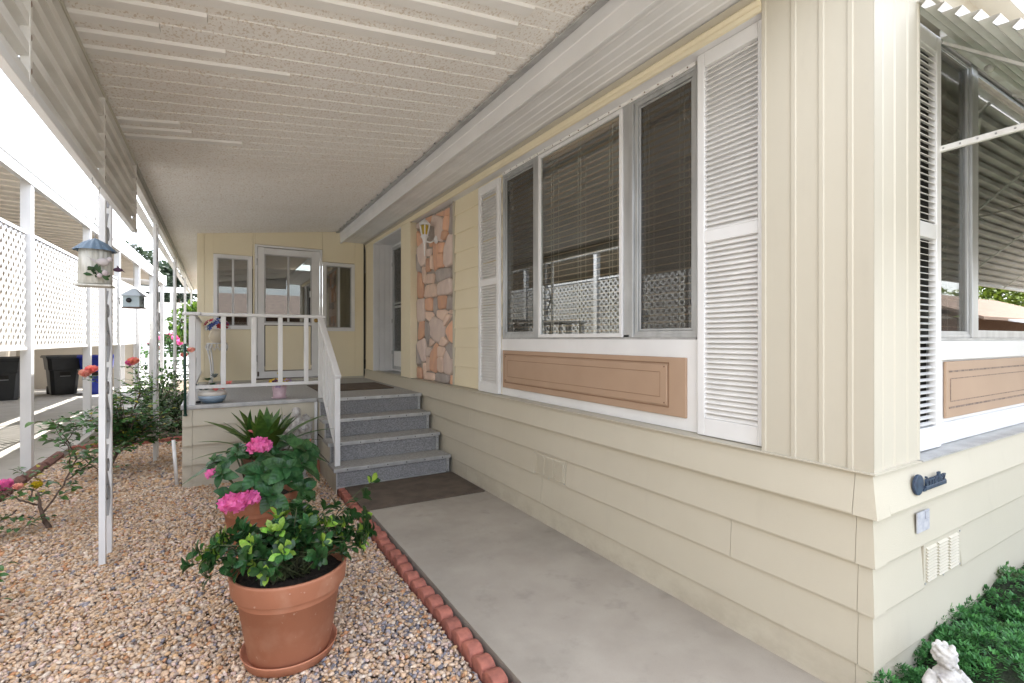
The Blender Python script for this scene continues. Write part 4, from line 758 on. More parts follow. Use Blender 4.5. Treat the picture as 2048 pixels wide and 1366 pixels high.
# bins
binm = mat('black bin plastic', (.035, .037, .04), (.028, .03, .032), .45, 8); blueb = mat('blue bin plastic', (.01, .03, .30), (.008, .02, .24), .45, 8)
def bin_(x, y_, m, lab, rz=0, grp=None):
    t = thing('trash_bin', lab, 'trash bin', (x, y_, .02), grp, rz)
    def bp(nm, mb, mm): return link(nm, mb.mesh(nm, mm), t)
    b = MB(); rings = []
    for z_, w, d in ((0, .48, .52), (.05, .50, .54), (.62, .58, .64), (.64, .62, .68), (.86, .66, .74), (.93, .68, .76)):
        c = .07; w /= 2; d /= 2; rings.append([(-w+c, -d, z_), (w-c, -d, z_), (w, -d+c, z_), (w, d-c, z_), (w-c, d, z_), (-w+c, d, z_), (-w, d-c, z_), (-w, -d+c, z_)])
    v = [p for r in rings for p in r]; b.add(v, [(k*8+i_, k*8+(i_+1) % 8, (k+1)*8+(i_+1) % 8, (k+1)*8+i_) for k in range(len(rings)-1) for i_ in range(8)]+[tuple(range(8))[::-1], tuple(range(40, 48))])
    body = bp('body', b, m); bp('lid', MB().prism([(-.42, .935), (.42, .935), (.43, .955), (.30, 1.0), (-.3, 1.015), (-.40, .98)], lambda u, q, w: (w, u, q), -.37, .37), m)
    bp('handle', MB().bar((-.25, .43, .93), (.25, .43, .93), .03), m); bp('label_patch', B(-.09, .09, -.338, -.325, .66, .69), mat('pale sticker', (.35, .36, .38), None, .6)); bp('grab_slot', B(-.10, .10, -.33, -.318, .48, .58), dark); bp('grab_bar', B(-.10, .10, -.345, -.325, .47, .485), mat('pale sticker', (.35, .36, .38), None, .6))
    for s in (-.24, .24): bp('wheel', MB().tube([(s-.03, .24, .1), (s+.03, .24, .1)], .11, 14), black)
    return t
bin_(-3.42, 16.9, binm, 'black wheeled trash bin with lid, beside the blue bin under the neighbour carport', .35, 'bins under the neighbour carport')
bin_(-4.28, 16.0, binm, 'black wheeled trash bin cut by the left edge of the photo', .2, 'bins under the neighbour carport')
bin_(-2.68, 16.6, blueb, 'blue wheeled recycling bin behind the nearest scroll post', .1, 'bins under the neighbour carport')
# picket fence
PF = thing('picket_fence', 'white picket fence across the path far behind the rose bushes', 'fence', (-1.6, 21.7, 0))
part('rail', B(-2.9, -.2, 21.72, 21.75, .25, .33), white, PF); part('rail', B(-2.9, -.2, 21.72, 21.75, .68, .76), white, PF)
for i in range(15):
    x = -2.85+i*.185; part('picket', MB().prism([(x, .02), (x+.09, .02), (x+.09, .86), (x+.045, .93), (x, .86)], lambda u, q, w: (u, w, q), 21.69, 21.715), white, PF)
# far house with low roof
FH = thing('far_house', 'distant white house with low roof and dark window beyond the picket fence', 'house', (0, 34, 0))
offw = mat('distant white siding', (.72, .71, .68), (.66, .65, .62), .7)
part('wall', B(-6, 8, 34, 42, -.05, 3.5), offw, FH); rf = part('roof', MB().prism([(32.6, 4.25), (43, 5.1), (43, 4.8), (32.6, 3.95)], lambda u, q, w: (w, u, q), -8, 9), white, FH)
w_ = part('window', B(-3.6, -2.6, 33.95, 34.0, 1.6, 3.0), white, FH); part('pane', B(-3.5, -2.7, 33.92, 33.96, 1.7, 2.9), dark, w_)
for x in (-5, -2.2, .5): part('post', B(x, x+.12, 32.8, 32.92, 0, 3.95), white, FH)
car = thing('parked_car', 'pale silver car with sloped windscreen parked far behind the posts', 'car', (-2.0, 27.5, 0), rz=.1)
cb = MB(); prof = [(-2.1, .35), (-2.1, .95), (-1.9, 1.12), (-.9, 1.22), (-.15, 1.72), (1.2, 1.76), (2.0, 1.2), (2.2, 1.1), (2.2, .35)]
cb.prism(prof, lambda u, q, w: (w, u, q), -.85, .85); link('body', cb.mesh('body', mat('silver car paint', (.62, .64, .66), None, .25, metal=.2)), car)
link('windscreen', MB().add([(-.7, -.86, 1.25), (.7, -.86, 1.25), (.62, -.2, 1.69), (-.62, -.2, 1.69)], [(0, 1, 2, 3)]).mesh('windscreen', dark), car)
for sx in (-.82, .82):
    for sy in (-1.35, 1.4): link('wheel', MB().tube([(sx-.1, sy, .33), (sx+.1, sy, .33)], .33, 16).mesh('wheel', black), car)
# ---------------- awning at the end window ----------------
AW = thing('window_awning', 'white corrugated metal awning over the end window with side support arm', 'awning', (3, .8, 2.8))
AXL, AXR = 2.50, 9.2
za = lambda y_: 2.825+.86*(y_-.90)
n = 17; L_ = .93; me = []
for k in range(n):
    ya = .93-k*L_/n; yb = ya-L_/n
    m_ = MB(); zA, zB = za(ya), za(yb)
    P = [(ya, zA), (yb-.010, zA-.006), (yb+.014, zA-.028), (yb, zB)]
    for (a0, b0), (a1, b1) in zip(P[:-1], P[1:]):
        m_.add([(AXL, a0, b0), (AXR, a0, b0), (AXR, a1, b1), (AXL, a1, b1)], [(0, 1, 2, 3)]); m_.add([(AXL, a0, b0+.003), (AXR, a0, b0+.003), (AXR, a1, b1+.003), (AXL, a1, b1+.003)], [(3, 2, 1, 0)])
    part('slat', m_, val_m, AW)
for x in (2.93, 3.9, 5.2, 6.5, 7.8, 9.0): part('frame_bar', MB().bar((x, .955, za(.955)-.035), (x, .02, za(.02)-.035), .024, .012), whiteo, AW)
part('front_edge', MB().bar((AXL, -.01, za(-.01)+.01), (AXR, -.01, za(-.01)+.01), .03, .05), white, AW)
part('hinge_rail', B(2.93, 7.2, .925, .972, 2.865, 2.905), whiteo, AW, bev=.006)
part('hinge_tube', MB().tube([(3.30, .90, 2.80), (3.34, .90, 2.80)], .016, 12), whiteo, AW)
arm = part('support_arm', MB().bar((2.895, .97, 2.33), (2.895, .0, 2.35), .022, .028), whiteo, AW, bev=.004)
for k in range(15): part('hole', MB().ball((2.8835, .94-k*.06, 2.331+k*.0012), .0045, 6, 4), alumd, arm)
part('brace', MB().bar((3.9, .05, za(.05)-.05), (6.5, .9, za(.9)-.06), .03, .01), whiteo, AW); part('brace', MB().bar((6.5, .05, za(.05)-.05), (3.9, .9, za(.9)-.06), .03, .01), whiteo, AW)
# ---------------- across the street, seen mirrored in the end window ----------------
XH = thing('street_house', 'brown house with tan gable roof reflected in the end window', 'house', (40, -9, 0))
tanroof = mat('tan shingle roof', (.24, .16, .115), (.18, .12, .09), .9, 4); brw = mat('brown siding', (.22, .13, .09), None, .8)
part('wall', B(34, 52, -16, -8.5, -.05, 2.6), brw, XH)
m_ = MB(); m_.prism([(-17.5, 2.4), (-12.2, 4.3), (-7, 2.4), (-7, 2.55), (-12.2, 4.5), (-17.5, 2.55)], lambda u, q, w: (w, u, q), 32.5, 54); part('roof', m_, tanroof, XH)
part('gable', MB().prism([(-16, 2.5), (-8.5, 2.5), (-12.2, 4.2)], lambda u, q, w: (w, u, q), 33.9, 34.1), mat('pale gable', (.5, .45, .4), None, .8), XH)
part('awning_roof', MB().prism([(-8.5, 2.7), (-5.2, 2.0), (-5.2, 2.1), (-8.5, 2.8)], lambda u, q, w: (w, u, q), 36, 50), white, XH)
X2 = thing('street_house', 'long brown house across the street mirrored in the porch door glass', 'house', (0, -21, 0))
part('wall', B(-16, 14, -27, -20, -.05, 2.9), mat('dark brown siding', (.085, .055, .04), None, .8), X2); part('roof', MB().prism([(-28, 2.8), (-23.5, 4.4), (-19, 2.8), (-19, 3.0), (-23.5, 4.65), (-28, 3.0)], lambda u, q, w: (w, u, q), -17, 15), mat('dark shingle roof', (.13, .10, .08), (.09, .07, .06), .9, 4), X2)
for x in (-8, -2.5, 3): w_ = part('window', B(x, x+1.6, -20.02, -19.97, 1.0, 2.2), white, X2); part('pane', B(x+.1, x+1.5, -19.98, -19.95, 1.1, 2.1), dark, w_)
part('garage_door', B(6, 11, -20.02, -19.96, 0, 2.3), white, X2)
hm = MB(); vv = []; nx, ny = 60, 14
for j in range(ny+1):
    for i_ in range(nx+1):
        X = -200+i_*20; Y = -260-j*50; r = max(0, j-1)/ny
        vv.append((X, Y, -1+r*170*(.75+.25*math.sin(X*.006+1)+.12*math.sin(X*.021)+.06*math.sin(X*.05+j))))
hm.add(vv, [(j*(nx+1)+i_, j*(nx+1)+i_+1, (j+1)*(nx+1)+i_+1, (j+1)*(nx+1)+i_) for j in range(ny) for i_ in range(nx)], True)
struct('hills', hm, mat('hazy hillside', (.19, .20, .19), (.12, .14, .15), .95, .02))
# ---------------- plants ----------------
def leaf_me(name, m, L=1.0, W_=.45, fold=.18, curl=.25, seg=5, tip=1.0, wavy=0, base=.06, obo=.75):
    v = []; f = []
    for i in range(seg+1):
        t = i/seg; w = W_/2*(math.sin(math.pi*min(1, t**obo*tip))**.7 if 0 < t < 1 else (base if t == 0 else .02)); z = -curl*t*t*L+.06*math.sin(t*3)
        wz = wavy*math.sin(i*2.3)
        v += [(-w, t*L, z+fold*w+wz), (0, t*L, z-.0), (w, t*L, z+fold*w-wz)]
    for i in range(seg):
        a = i*3; f += [(a, a+1, a+4, a+3), (a+1, a+2, a+5, a+4)]
    return MB().add(v, f, True).mesh(name, m)
def aim(pos, d, up, s, roll=0):
    d = Vector(d).normalized(); up = Vector(up)
    x = d.cross(up)
    if x.length < 1e-3: x = Vector((1, 0, 0))
    x.normalize(); z = x.cross(d)
    if roll: q = Matrix.Rotation(roll, 3, d); x = q @ x; z = q @ z
    return Matrix(((x.x*s, d.x*s, z.x*s, pos[0]), (x.y*s, d.y*s, z.y*s, pos[1]), (x.z*s, d.z*s, z.z*s, pos[2]), (0, 0, 0, 1)))
def put(name, me, par, M): o = bpy.data.objects.new(name, me); COL.objects.link(o); o.parent = par; o.matrix_basis = M; return o
def rv(a=-1, b=1): return Vector((random.uniform(a, b), random.uniform(a, b), random.uniform(a, b)))
class Plant:
    def __init__(s, name, label, cat, loc, group=None, limit=300):
        s.t = thing(name, label, cat, loc, group); s.limit = limit; s.leaves = []; s.loc = Vector(loc); s.stems = MB()
    def leaf(s, me, pos, d, up, sc, roll=0, nm='leaf'): s.leaves.append((nm, me, aim(Vector(pos)-s.loc, d, up, sc, roll), sc))
    def done(s, stem_m):
        if s.stems.v: part('stem', s.stems, stem_m, s.t)
        L = s.leaves
        if len(L) > s.limit:
            cam_ = Vector((0, 0, 1.45)); L.sort(key=lambda q: (q[2].translation+s.loc-cam_).length/q[3])
        for nm, me, M, _ in L[:s.limit]: put(nm, me, s.t, M)
        rest = L[s.limit:]
        if rest:
            V = []; F = []; MI = []; ms = []; off = 0
            for nm, me, M, _ in rest:
                mm = me.materials[0]
                if mm not in ms: ms.append(mm)
                for v in me.vertices: V.append(M @ v.co)
                for p in me.polygons: F.append([i+off for i in p.vertices]); MI.append(ms.index(mm))
                off += len(me.vertices)
            me = bpy.data.meshes.new('foliage'); me.from_pydata(V, [], F)
            for m_ in ms: me.materials.append(m_)
            me.polygons.foreach_set('material_index', MI); me.polygons.foreach_set('use_smooth', [True]*len(F)); me.update()
            tag(link('foliage', me, s.t), kind='stuff')
        return s.t
# pots
def pot(x, y_, R0, R1, h, lab, saucer=True, z0=.03, grp=None, mt=None):
    t = thing('flower_pot', lab, 'flower pot', (x, y_, z0), grp); mt = mt or terra
    band = h*.23; part('body', MB().lathe([(R0*.96, 0), (R0, .012), (R1*.93-.012, h-band), (R1*.94, h-band+.006)], (x, y_, z0), 56), mt, t)
    part('rim', MB().lathe([(R1*.945, h-band), (R1*.965, h-band+.008), (R1*.99, h-.012), (R1, h-.004), (R1-.004, h), (R1-.012, h), (R1-.016, h-.01), (R1-.03, h-.12)], (x, y_, z0), 56, caps=False), mt, t)
    if saucer: part('saucer', MB().lathe([(R0*.9, -.012), (R0*1.08, -.01), (R0*1.15, .026), (R0*1.18, .034), (R0*1.16, .036), (R0*1.10, .012), (R0*.8, .004)], (x, y_, z0), 56), terra2, t)
    sm_ = MB(); nn = 26
    vv = [(x+(R1-.02)*r/8*math.cos(a*2*math.pi/nn), y_+(R1-.02)*r/8*math.sin(a*2*math.pi/nn), z0+h-.055+random.uniform(-.008, .008)) for r in range(9) for a in range(nn)]
    sm_.add(vv, [(r*nn+a, (r+1)*nn+a, (r+1)*nn+(a+1) % nn, r*nn+(a+1) % nn) for r in range(8) for a in range(nn)], True); part('soil', sm_, soil, t)
    return t
pot(.287, 2.46, .172, .248, .392, 'large terracotta pot nearest the camera, on a saucer in the gravel', z0=.035)
pot(.245, 3.72, .17, .238, .40, 'terracotta pot of the pink hydrangea, in the middle of the pot row')
pot(.40, 4.95, .17, .225, .38, 'dark brown pot of strap leaves nearest the porch skirting', mt=mat('dark brown pot', (.12, .05, .03), None, .5))
# gardenia in near pot
gd = [leaf_me('leaf', lf_dark, W_=.54, curl=.12, fold=.18, obo=1.5), leaf_me('leaf', lf_dark, W_=.56, curl=.3, fold=.22, obo=1.4), leaf_me('leaf', lf_lime, W_=.50, curl=.08, fold=.2, obo=1.4)]
P = Plant('gardenia_shrub', 'glossy green shrub with lime new tips growing in the nearest terracotta pot', 'shrub', (.287, 2.46, .40))
random.seed(11)
tips = []
for k in range(115):
    a = random.uniform(0, 6.283); r = .34*random.random()**.6; 
    tips.append(Vector((.287+math.cos(a)*r*1.1, 2.46+math.sin(a)*r*(.85 if math.sin(a) > 0 else .62), .435+.195*(1-(r/.38)**2)*random.uniform(.35, 1.12)+.02)))
for q in ((-.11, 2.40, .50), (-.08, 2.36, .56), (-.05, 2.30, .47), (.67, 2.62, .60), (.72, 2.66, .66), (.60, 2.58, .52), (.66, 2.60, .50), (.50, 2.50, .62), (-.02, 2.3, .60), (.30, 2.34, .70), (.22, 2.2, .55), (.36, 2.4, .70)): tips.append(Vector(q)+Vector((.01, .07, 0)))
for tp in tips:
    b = Vector((.287+random.uniform(-.08, .08), 2.46+random.uniform(-.08, .08), .38)); mid = (b+tp)/2+Vector((0, 0, .05))+rv(-.02, .02)
    pts = [b, mid, tp]; P.stems.tube([b, b.lerp(mid, .5)+rv(-.008, .008), mid, mid.lerp(tp, .5)+Vector((0, 0, .01)), tp], [.0035, .003, .0026, .002, .0015], 5)
    young = random.random() < .34; dr_ = (tp-mid).normalized()
    nl = random.randint(6, 8)
    for j in range(nl):        # rosette at tip
        a = j*2.4+random.random(); u = dr_.orthogonal().normalized(); w = dr_.cross(u); d = (u*math.cos(a)+w*math.sin(a))*random.uniform(.6, 1)+dr_*random.uniform(.2, .8)+Vector((0, 0, random.uniform(.1, .6)))
        P.leaf(gd[2] if young and j >= nl-4 else gd[j % 2], tp-dr_*random.uniform(0, .02), d, dr_, random.uniform(.040, .060)*(1.05 if young else 1))
    for j in range(4):
        a = random.uniform(0, 6.28); q = mid.lerp(tp, random.uniform(0, .8)); d = Vector((math.cos(a), math.sin(a), random.uniform(-.2, .6)))
        P.leaf(gd[j % 2], q, d, (0, 0, 1), random.uniform(.042, .062))
P.done(stem)
# hydrangea
random.seed(5)
hy = [leaf_me('leaf', lf_hyd, W_=.64, curl=.12, fold=.3, seg=7, wavy=.006), leaf_me('leaf', lf_hyd, W_=.62, curl=.22, fold=.28, seg=7, wavy=.006), leaf_me('leaf', lf_hyd, W_=.55, curl=.1, fold=.15, seg=5)]
P = Plant('hydrangea', 'hydrangea with broad ribbed leaves and pink flower heads in the middle pot', 'plant', (.245, 3.72, .40))
cl = [(.02, 3.55, .62, .10), (.10, 3.68, .70, .10), (-.02, 3.75, .66, .10), (.26, 3.52, .60, .15), (.38, 3.50, .62, .15), (.49, 3.56, .62, .17), (.53, 3.66, .68, .16), (.45, 3.78, .72, .16), (.33, 3.7, .66, .16), (.42, 3.55, .58, .16), (.24, 3.55, .60, .15), (.20, 3.85, .68, .12), (.06, 3.5, .50, .13), (.30, 3.45, .47, .14), (.50, 3.50, .46, .13), (.12, 3.9, .7, .12)]
for x, y_, z_, s_ in cl:
    b = Vector((.245+(x-.245)*.3, 3.72+(y_-3.72)*.3, .36)); tp = Vector((x, y_, z_)); P.stems.tube([b, b.lerp(tp, .6)+Vector((0, 0, .02)), tp], [.007, .006, .005], 6)
    o_ = Vector((x-.245, y_-3.72, .12)).normalized(); axis = (Vector((0, 0, 1))*.75+o_*.7+Vector((0, -.6, 0))).normalized()
    for ring_, (nl, el, sc) in enumerate(((4, .0, 1.0), (3, .4, .72), (2, 1.2, .36))):
        for j in range(nl):
            a = j*2*math.pi/nl+ring_*.7+random.uniform(-.25, .25); u = axis.orthogonal().normalized(); w = axis.cross(u)
            d = u*math.cos(a)+w*math.sin(a)+axis*el; P.leaf(hy[2] if ring_ == 2 else hy[(j+ring_) % 2], tp+axis*.01*ring_-axis*.02, d, axis+rv(-.35, .35), s_*sc*random.uniform(.75, 1.05))
P.done(stem)
flo = leaf_me('petal', fl_pink, W_=.95, curl=-.1, fold=.1, seg=2, base=.2)
floret = MB()
for j in range(4):
    a = j*math.pi/2; c, s_ = math.cos(a), math.sin(a); q = [(0, 0, 0), (-.45, .5, .12), (0, 1, .05), (.45, .5, .12)]
    floret.add([(x*c-y_*s_, x*s_+y_*c, z_) for x, y_, z_ in q], [(0, 3, 2, 1)])
flm = floret.mesh('floret', fl_pink)
hyd = [o for o in COL.objects if o.name == 'hydrangea'][0]
def head(c, r, n=70, sq=.75):
    ctr = part('flower_head', MB().ball(c, (r*.8, r*.8, r*.8*sq), 10, 6), fl_pink, hyd, label='round pink hydrangea flower head')
    for i in range(n):
        z_ = 1-1.6*i/n; a = i*2.399; q = math.sqrt(max(0, 1-z_*z_)); d = Vector((q*math.cos(a), q*math.sin(a), z_*sq))
        p = Vector(c)+d*r-origin(ctr); put('floret', flm, ctr, aim(p, d.orthogonal(), d, r*.30, random.uniform(0, 6)))
head((.235, 3.58, .755), .066); head((.085, 3.42, .455), .072, 80); head((.17, 3.40, .475), .055, 50); head((-.02, 3.62, .60), .04, 36)
# clivia
random.seed(21)
cm = [leaf_me('leaf', lf_cliv, W_=.21, curl=.10, fold=.15, seg=8, base=.06), leaf_me('leaf', lf_cliv, W_=.19, curl=.30, fold=.15, seg=8, base=.06), leaf_me('leaf', lf_cliv, W_=.17, curl=.5, fold=.12, seg=9, base=.06)]
P = Plant('clivia', 'dark strap leaved plant fanning out in the rear pot before the angel', 'plant', (.36, 4.92, .40))
for i in range(34):
    a = i*2.399; r = random.random(); el = .35+2.9*(1-i/34)**1.2
    d = Vector((math.cos(a)*1.0, math.sin(a)*.8, el)); me = cm[0] if el > 1.4 else (cm[1] if el > .8 else cm[2])
    P.leaf(me, (.36+.04*math.cos(a), 4.92+.04*math.sin(a), .36), d, (0, 0, 1) if el < 3 else (math.cos(a), math.sin(a), 0), random.uniform(.48, .62)*(.85 if el > 1.6 else 1))
ct = P.done(stem)
for q, s_ in (((.26, 4.68, .66), .05), ((.19, 4.72, .55), .035), ((.73, 4.85, .50), .04)): put('yellowing_tip', leaf_me('tip', fl_coral, W_=.5), ct, aim(Vector(q)-Vector((.36, 4.92, .40)), (random.uniform(-1, 1), -.4, .5), (0, -1, 1), s_))
# roses
rl = [leaf_me('leaf', lf_rose, W_=.62, curl=.2, fold=.25, seg=4), leaf_me('leaf', lf_rose, W_=.58, curl=.35, fold=.3, seg=4), leaf_me('leaf', lf_ylg, W_=.6, curl=.2, fold=.3, seg=4), leaf_me('leaf', lf_yel, W_=.6, curl=.3, fold=.2, seg=4)]
def spray(P, pos, d, n=5, s=.045, yl=0, lg=0):
    d = Vector(d).normalized(); P.stems.tube([pos, Vector(pos)+d*s*2.2], .0015, 4)
    side = d.cross(Vector((0, 0, 1))); side = side.normalized() if side.length > .01 else Vector((1, 0, 0))
    for j in range(n):
        t_ = (j//2+1)/(n/2+.5) if j < n-1 else 1; sg = 1 if j % 2 else -1; q = Vector(pos)+d*s*2.2*t_
        dd = d*.5+side*sg*(1 if j < n-1 else 0)+rv(-.2, .2); r_ = random.random()
        me = rl[3] if r_ < yl else (rl[2] if r_ < yl+lg else rl[j % 2]); P.leaf(me, q, dd, Vector((0, 0, 1))+rv(-.5, .5), s*random.uniform(.8, 1.2))
def cane(P, pts, r=.006, nsp=7, s=.045, yl=0, lg=0, start=.25):
    pts = [Vector(p) for p in pts]; F = [] 
    for i in range(len(pts)-1):
        for k in range(4): F.append(pts[i].lerp(pts[i+1], k/4)+rv(-.006, .006))
    F.append(pts[-1]); n = len(F); P.stems.tube(F, [r*(1-.65*i/n) for i in range(n)], 6)
    for k in range(nsp):
        t_ = start+(1-start)*(k+.5)/nsp; i = min(n-2, int(t_*(n-1))); q = F[i].lerp(F[i+1], .5); a = k*2.4+random.random()
        spray(P, q, (math.cos(a), math.sin(a), random.uniform(-.2, .7)), random.choice((3, 5, 5)), s, yl, lg)
def rose(par, c, r, m, nm='rose_bloom'):
    b = MB(); c = Vector(c); r *= 1.2
    t = part(nm, b.ball(c, (r*.32, r*.32, r*.35), 8, 6), m, par, label=None)
    for lay, (n, el, sc) in enumerate(((4, 2.6, .8), (5, 1.5, .95), (6, .75, 1.05))):
        for j in range(n):
            a = j*2*math.pi/n+lay*.6; d = Vector((math.cos(a), math.sin(a), el)).normalized()
            put('petal', PET[m.name], t, aim(c-origin(t)-Vector((0, 0, r*.25)), d, (0, 0, 1) if lay else (-math.cos(a), -math.sin(a), .3), r*sc*1.35))
PET = {m.name: leaf_me('petal', m, W_=1.1, curl=-.25, fold=.1, seg=4, base=.3) for m in (fl_pink, fl_coral, fl_peach, fl_yel)}
random.seed(3)
PA = Plant('rose_bush', 'sparse rose bush with cut stump and pink bloom at the left of the gravel', 'rose bush', (-1.1, 5.0, .02), 'rose bushes in the gravel bed')
cane(PA, [(-1.08, 5.0, 0), (-1.13, 4.98, .15), (-1.15, 5.0, .30)], .02, 0)
cane(PA, [(-1.13, 5.0, .12), (-1.02, 5.05, .32), (-.95, 5.1, .50), (-1.02, 5.1, .68), (-1.10, 5.1, .83)], .008, 18, .062, .03, 0, .05)
cane(PA, [(-1.0, 5.05, .35), (-.85, 5.1, .48), (-.70, 5.2, .56)], .006, 11, .06, .05)
cane(PA, [(-.98, 5.08, .45), (-.98, 5.0, .62), (-1.05, 5.0, .76)], .005, 12, .062)
cane(PA, [(-1.02, 5.1, .62), (-.95, 5.1, .75), (-.98, 5.0, .84)], .004, 9, .06)
cane(PA, [(-1.15, 5.0, .2), (-1.28, 5.0, .28), (-1.36, 5.05, .33)], .007, 9, .05, .06)
cane(PA, [(-1.2, 5.0, .24), (-1.18, 5.1, .38), (-1.28, 5.1, .46)], .005, 7, .045, .1)
cane(PA, [(-1.25, 4.95, .2), (-1.36, 4.9, .12), (-1.40, 4.8, .05)], .006, 8, .055)
cane(PA, [(-1.15, 4.95, .15), (-1.2, 4.85, .08)], .004, 5, .05); cane(PA, [(-.9, 5.1, .48), (-.8, 5.0, .42), (-.72, 5.0, .45)], .004, 6, .05, .1)
tA = PA.done(wood); rose(tA, (-1.36, 5.08, .34), .055, fl_pink); rose(tA, (-1.17, 5.05, .33), .035, fl_yel); rose(tA, (-1.26, 5.0, .345), .03, fl_peach)
random.seed(9)
PB = Plant('rose_bush', 'full rose bush with yellowing leaves and coral blooms behind the nearest post', 'rose bush', (-.93, 6.7, .02), 'rose bushes in the gravel bed')
cane(PB, [(-1.02, 6.6, 0), (-.92, 6.7, .22), (-.80, 6.75, .32)], .022, 0); cane(PB, [(-.92, 6.7, .2), (-.95, 6.7, .4), (-1.0, 6.7, .55)], .014, 0); cane(PB, [(-.8, 6.75, .3), (-.68, 6.8, .50), (-.62, 6.8, .62)], .012, 2)
for k in range(44):
    a = random.uniform(0, 6.28); r = random.uniform(.1, .5); c = Vector((-.80+math.cos(a)*r*.95, 6.75+math.sin(a)*r, random.uniform(.35, .95)-.35*r))
    b = Vector((-.85, 6.72, .3)); cane(PB, [b, b.lerp(c, .5)+Vector((0, 0, .05)), c], .006, 9, .058, .10, .18 if c.z > .7 else .02, .3)
for q in ((-.62, 6.6, 1.03), (-.5, 6.6, .98), (-.85, 6.6, 1.0), (-.72, 6.5, 1.02), (-.40, 6.7, .9)):
    cane(PB, [(-.8, 6.7, .6), (-.72, 6.7, .85), q], .004, 7, .048, .05, .75, .4)
cane(PB, [(-.8, 6.7, .8), (-1.0, 6.3, 1.0), (-1.03, 5.9, 1.12)], .004, 4, .04); cane(PB, [(-.7, 6.7, .9), (-.72, 6.4, 1.1), (-.75, 6.2, 1.18)], .004, 5, .04)
cane(PB, [(-.5, 6.7, .8), (-.35, 6.6, 1.0), (-.3, 6.5, 1.22)], .004, 5, .04); cane(PB, [(-.95, 6.6, .4), (-1.15, 6.6, .6), (-1.2, 6.6, .72)], .004, 8, .05)
tB = PB.done(wood)
for q, r, m_ in (((-.985, 5.85, 1.150), .048, fl_coral), ((-1.03, 5.85, 1.115), .048, fl_peach), ((-.72, 6.2, 1.205), .05, fl_coral), ((-.75, 6.22, 1.19), .04, fl_pink), ((-.31, 6.5, 1.255), .035, fl_coral), ((-.21, 5.62, 1.33), .032, fl_peach)): rose(tB, q, r, m_)
random.seed(31)
PC = Plant('rose_bush', 'dark leafy rose stems cut off by the lower left photo edge', 'rose bush', (-1.12, 3.5, .02), 'rose bushes in the gravel bed')
for q in ((-.99, 3.5, .34), (-1.0, 3.6, .22), (-.98, 3.4, .12), (-1.05, 3.5, .3), (-1.02, 3.3, .1)): cane(PC, [(-1.25, 3.5, 0), (-1.15, 3.5, .15), q], .006, 8, .055, 0, 0, .3)
PC.done(wood)
# hedge and other foliage masses
def bush(nm, lab, cat, c, rad, n, me_l, s, grp=None, seed=1, trunk=None, bloom=None, wm=wood):
    random.seed(seed); P = Plant(nm, lab, cat, (c[0], c[1], 0), grp, limit=0); C_ = Vector(c)
    bl_ = [(rv().normalized()*random.uniform(.3, .75), random.uniform(.3, .55)) for _ in range(14)]
    for i in range(n):
        o_, rr = random.choice(bl_); q = o_+rv().normalized()*rr*random.uniform(.6, 1)**.5; q = Vector((q.x*rad[0], q.y*rad[1], q.z*rad[2]))
        if (C_+q).z < .02: continue
        P.leaf(random.choice(me_l), C_+q, q.normalized()+rv(-.8, .8), Vector((0, 0, 1))+rv(-.6, .6), s*random.uniform(.7, 1.3))
    if trunk: 
        for k in range(5): e = C_+rv(-.45, .45)*rad[0]; P.stems.tube([(trunk[0], trunk[1], 0), (trunk[0]+rv(-.03, .03).x, trunk[1], c[2]*.5), e], [trunk[2], trunk[2]*.8, trunk[2]*.25], 8)
    t = P.done(wm)
    for o in t.children:
        if o.name.startswith('foliage'): o.name = 'crown' if cat == 'tree' else 'foliage'
    if bloom:
        for i in range(bloom[1]): q = rv().normalized(); rose(t, C_+Vector((q.x*rad[0], q.y*rad[1], abs(q.z)*rad[2]))*.95, bloom[2], bloom[0])
    return t
hl = [leaf_me('leaf', lf_hedge, W_=.6, seg=3), leaf_me('leaf', lf_rose, W_=.6, seg=3)]
bush('hedge_shrub', 'dense dark green shrub at the back of the gravel beside the porch', 'shrub', (-.62, 8.9, .42), (.48, .45, .48), 2600, hl, .045, seed=2)
bush('hedge_shrub', 'mid green leafy shrub behind the darker hedge shrub by the porch', 'shrub', (-.75, 10.2, .5), (.5, .7, .5), 1800, [rl[0], rl[2], hl[0]], .05, seed=4)
bush('flower_shrub', 'far shrub with pink blooms beyond the picket fence', 'shrub', (-1.6, 23.2, .9), (1.6, .7, .8), 1800, hl, .13, seed=6, bloom=(fl_pink, 16, .16))
bush('small_tree', 'small yellow green tree between the railing post and the carport posts', 'tree', (-.62, 16.3, 1.95), (.62, .6, .55), 900, [rl[2], leaf_me('leaf', lf_lime, W_=.55, seg=3), rl[0]], .13, seed=8, trunk=(-.55, 16.3, .06))
tl = [leaf_me('leaf', leafmat('grey green tree leaf', (.06, .09, .055), (.04, .065, .04)), W_=.7, seg=2)]
bush('tree', 'dark tree rising behind the neighbour carport roof, left of two far trees', 'tree', (-6.5, 48, 6.0), (3.6, 3, 3.6), 4200, tl, .42, 'trees behind the far house', 10, trunk=(-6.5, 48, .3))
bush('tree', 'broad dark tree behind the far white house, right of two far trees', 'tree', (-2.6, 50, 4.8), (4.2, 3, 3.4), 4200, tl, .42, 'trees behind the far house', 12, trunk=(-2.6, 50, .3))
yg = [leaf_me('leaf', leafmat('yellow green tree leaf', (.24, .30, .04), (.15, .22, .03)), W_=.7, seg=2)]  # yellow green leaf colour for the street trees
for k, (x, y_, lab) in enumerate(((64, -16, 'left sunlit tree mirrored in the end window'), (62, -22, 'right sunlit tree mirrored in the end window'), (75, -13, 'farthest sunlit tree mirrored in the end window'))): bush('street_tree', lab, 'tree', (x, y_, 4.6), (4, 4, 3), 2600, yg, .55, seed=20+k, trunk=(x, y_, .25))
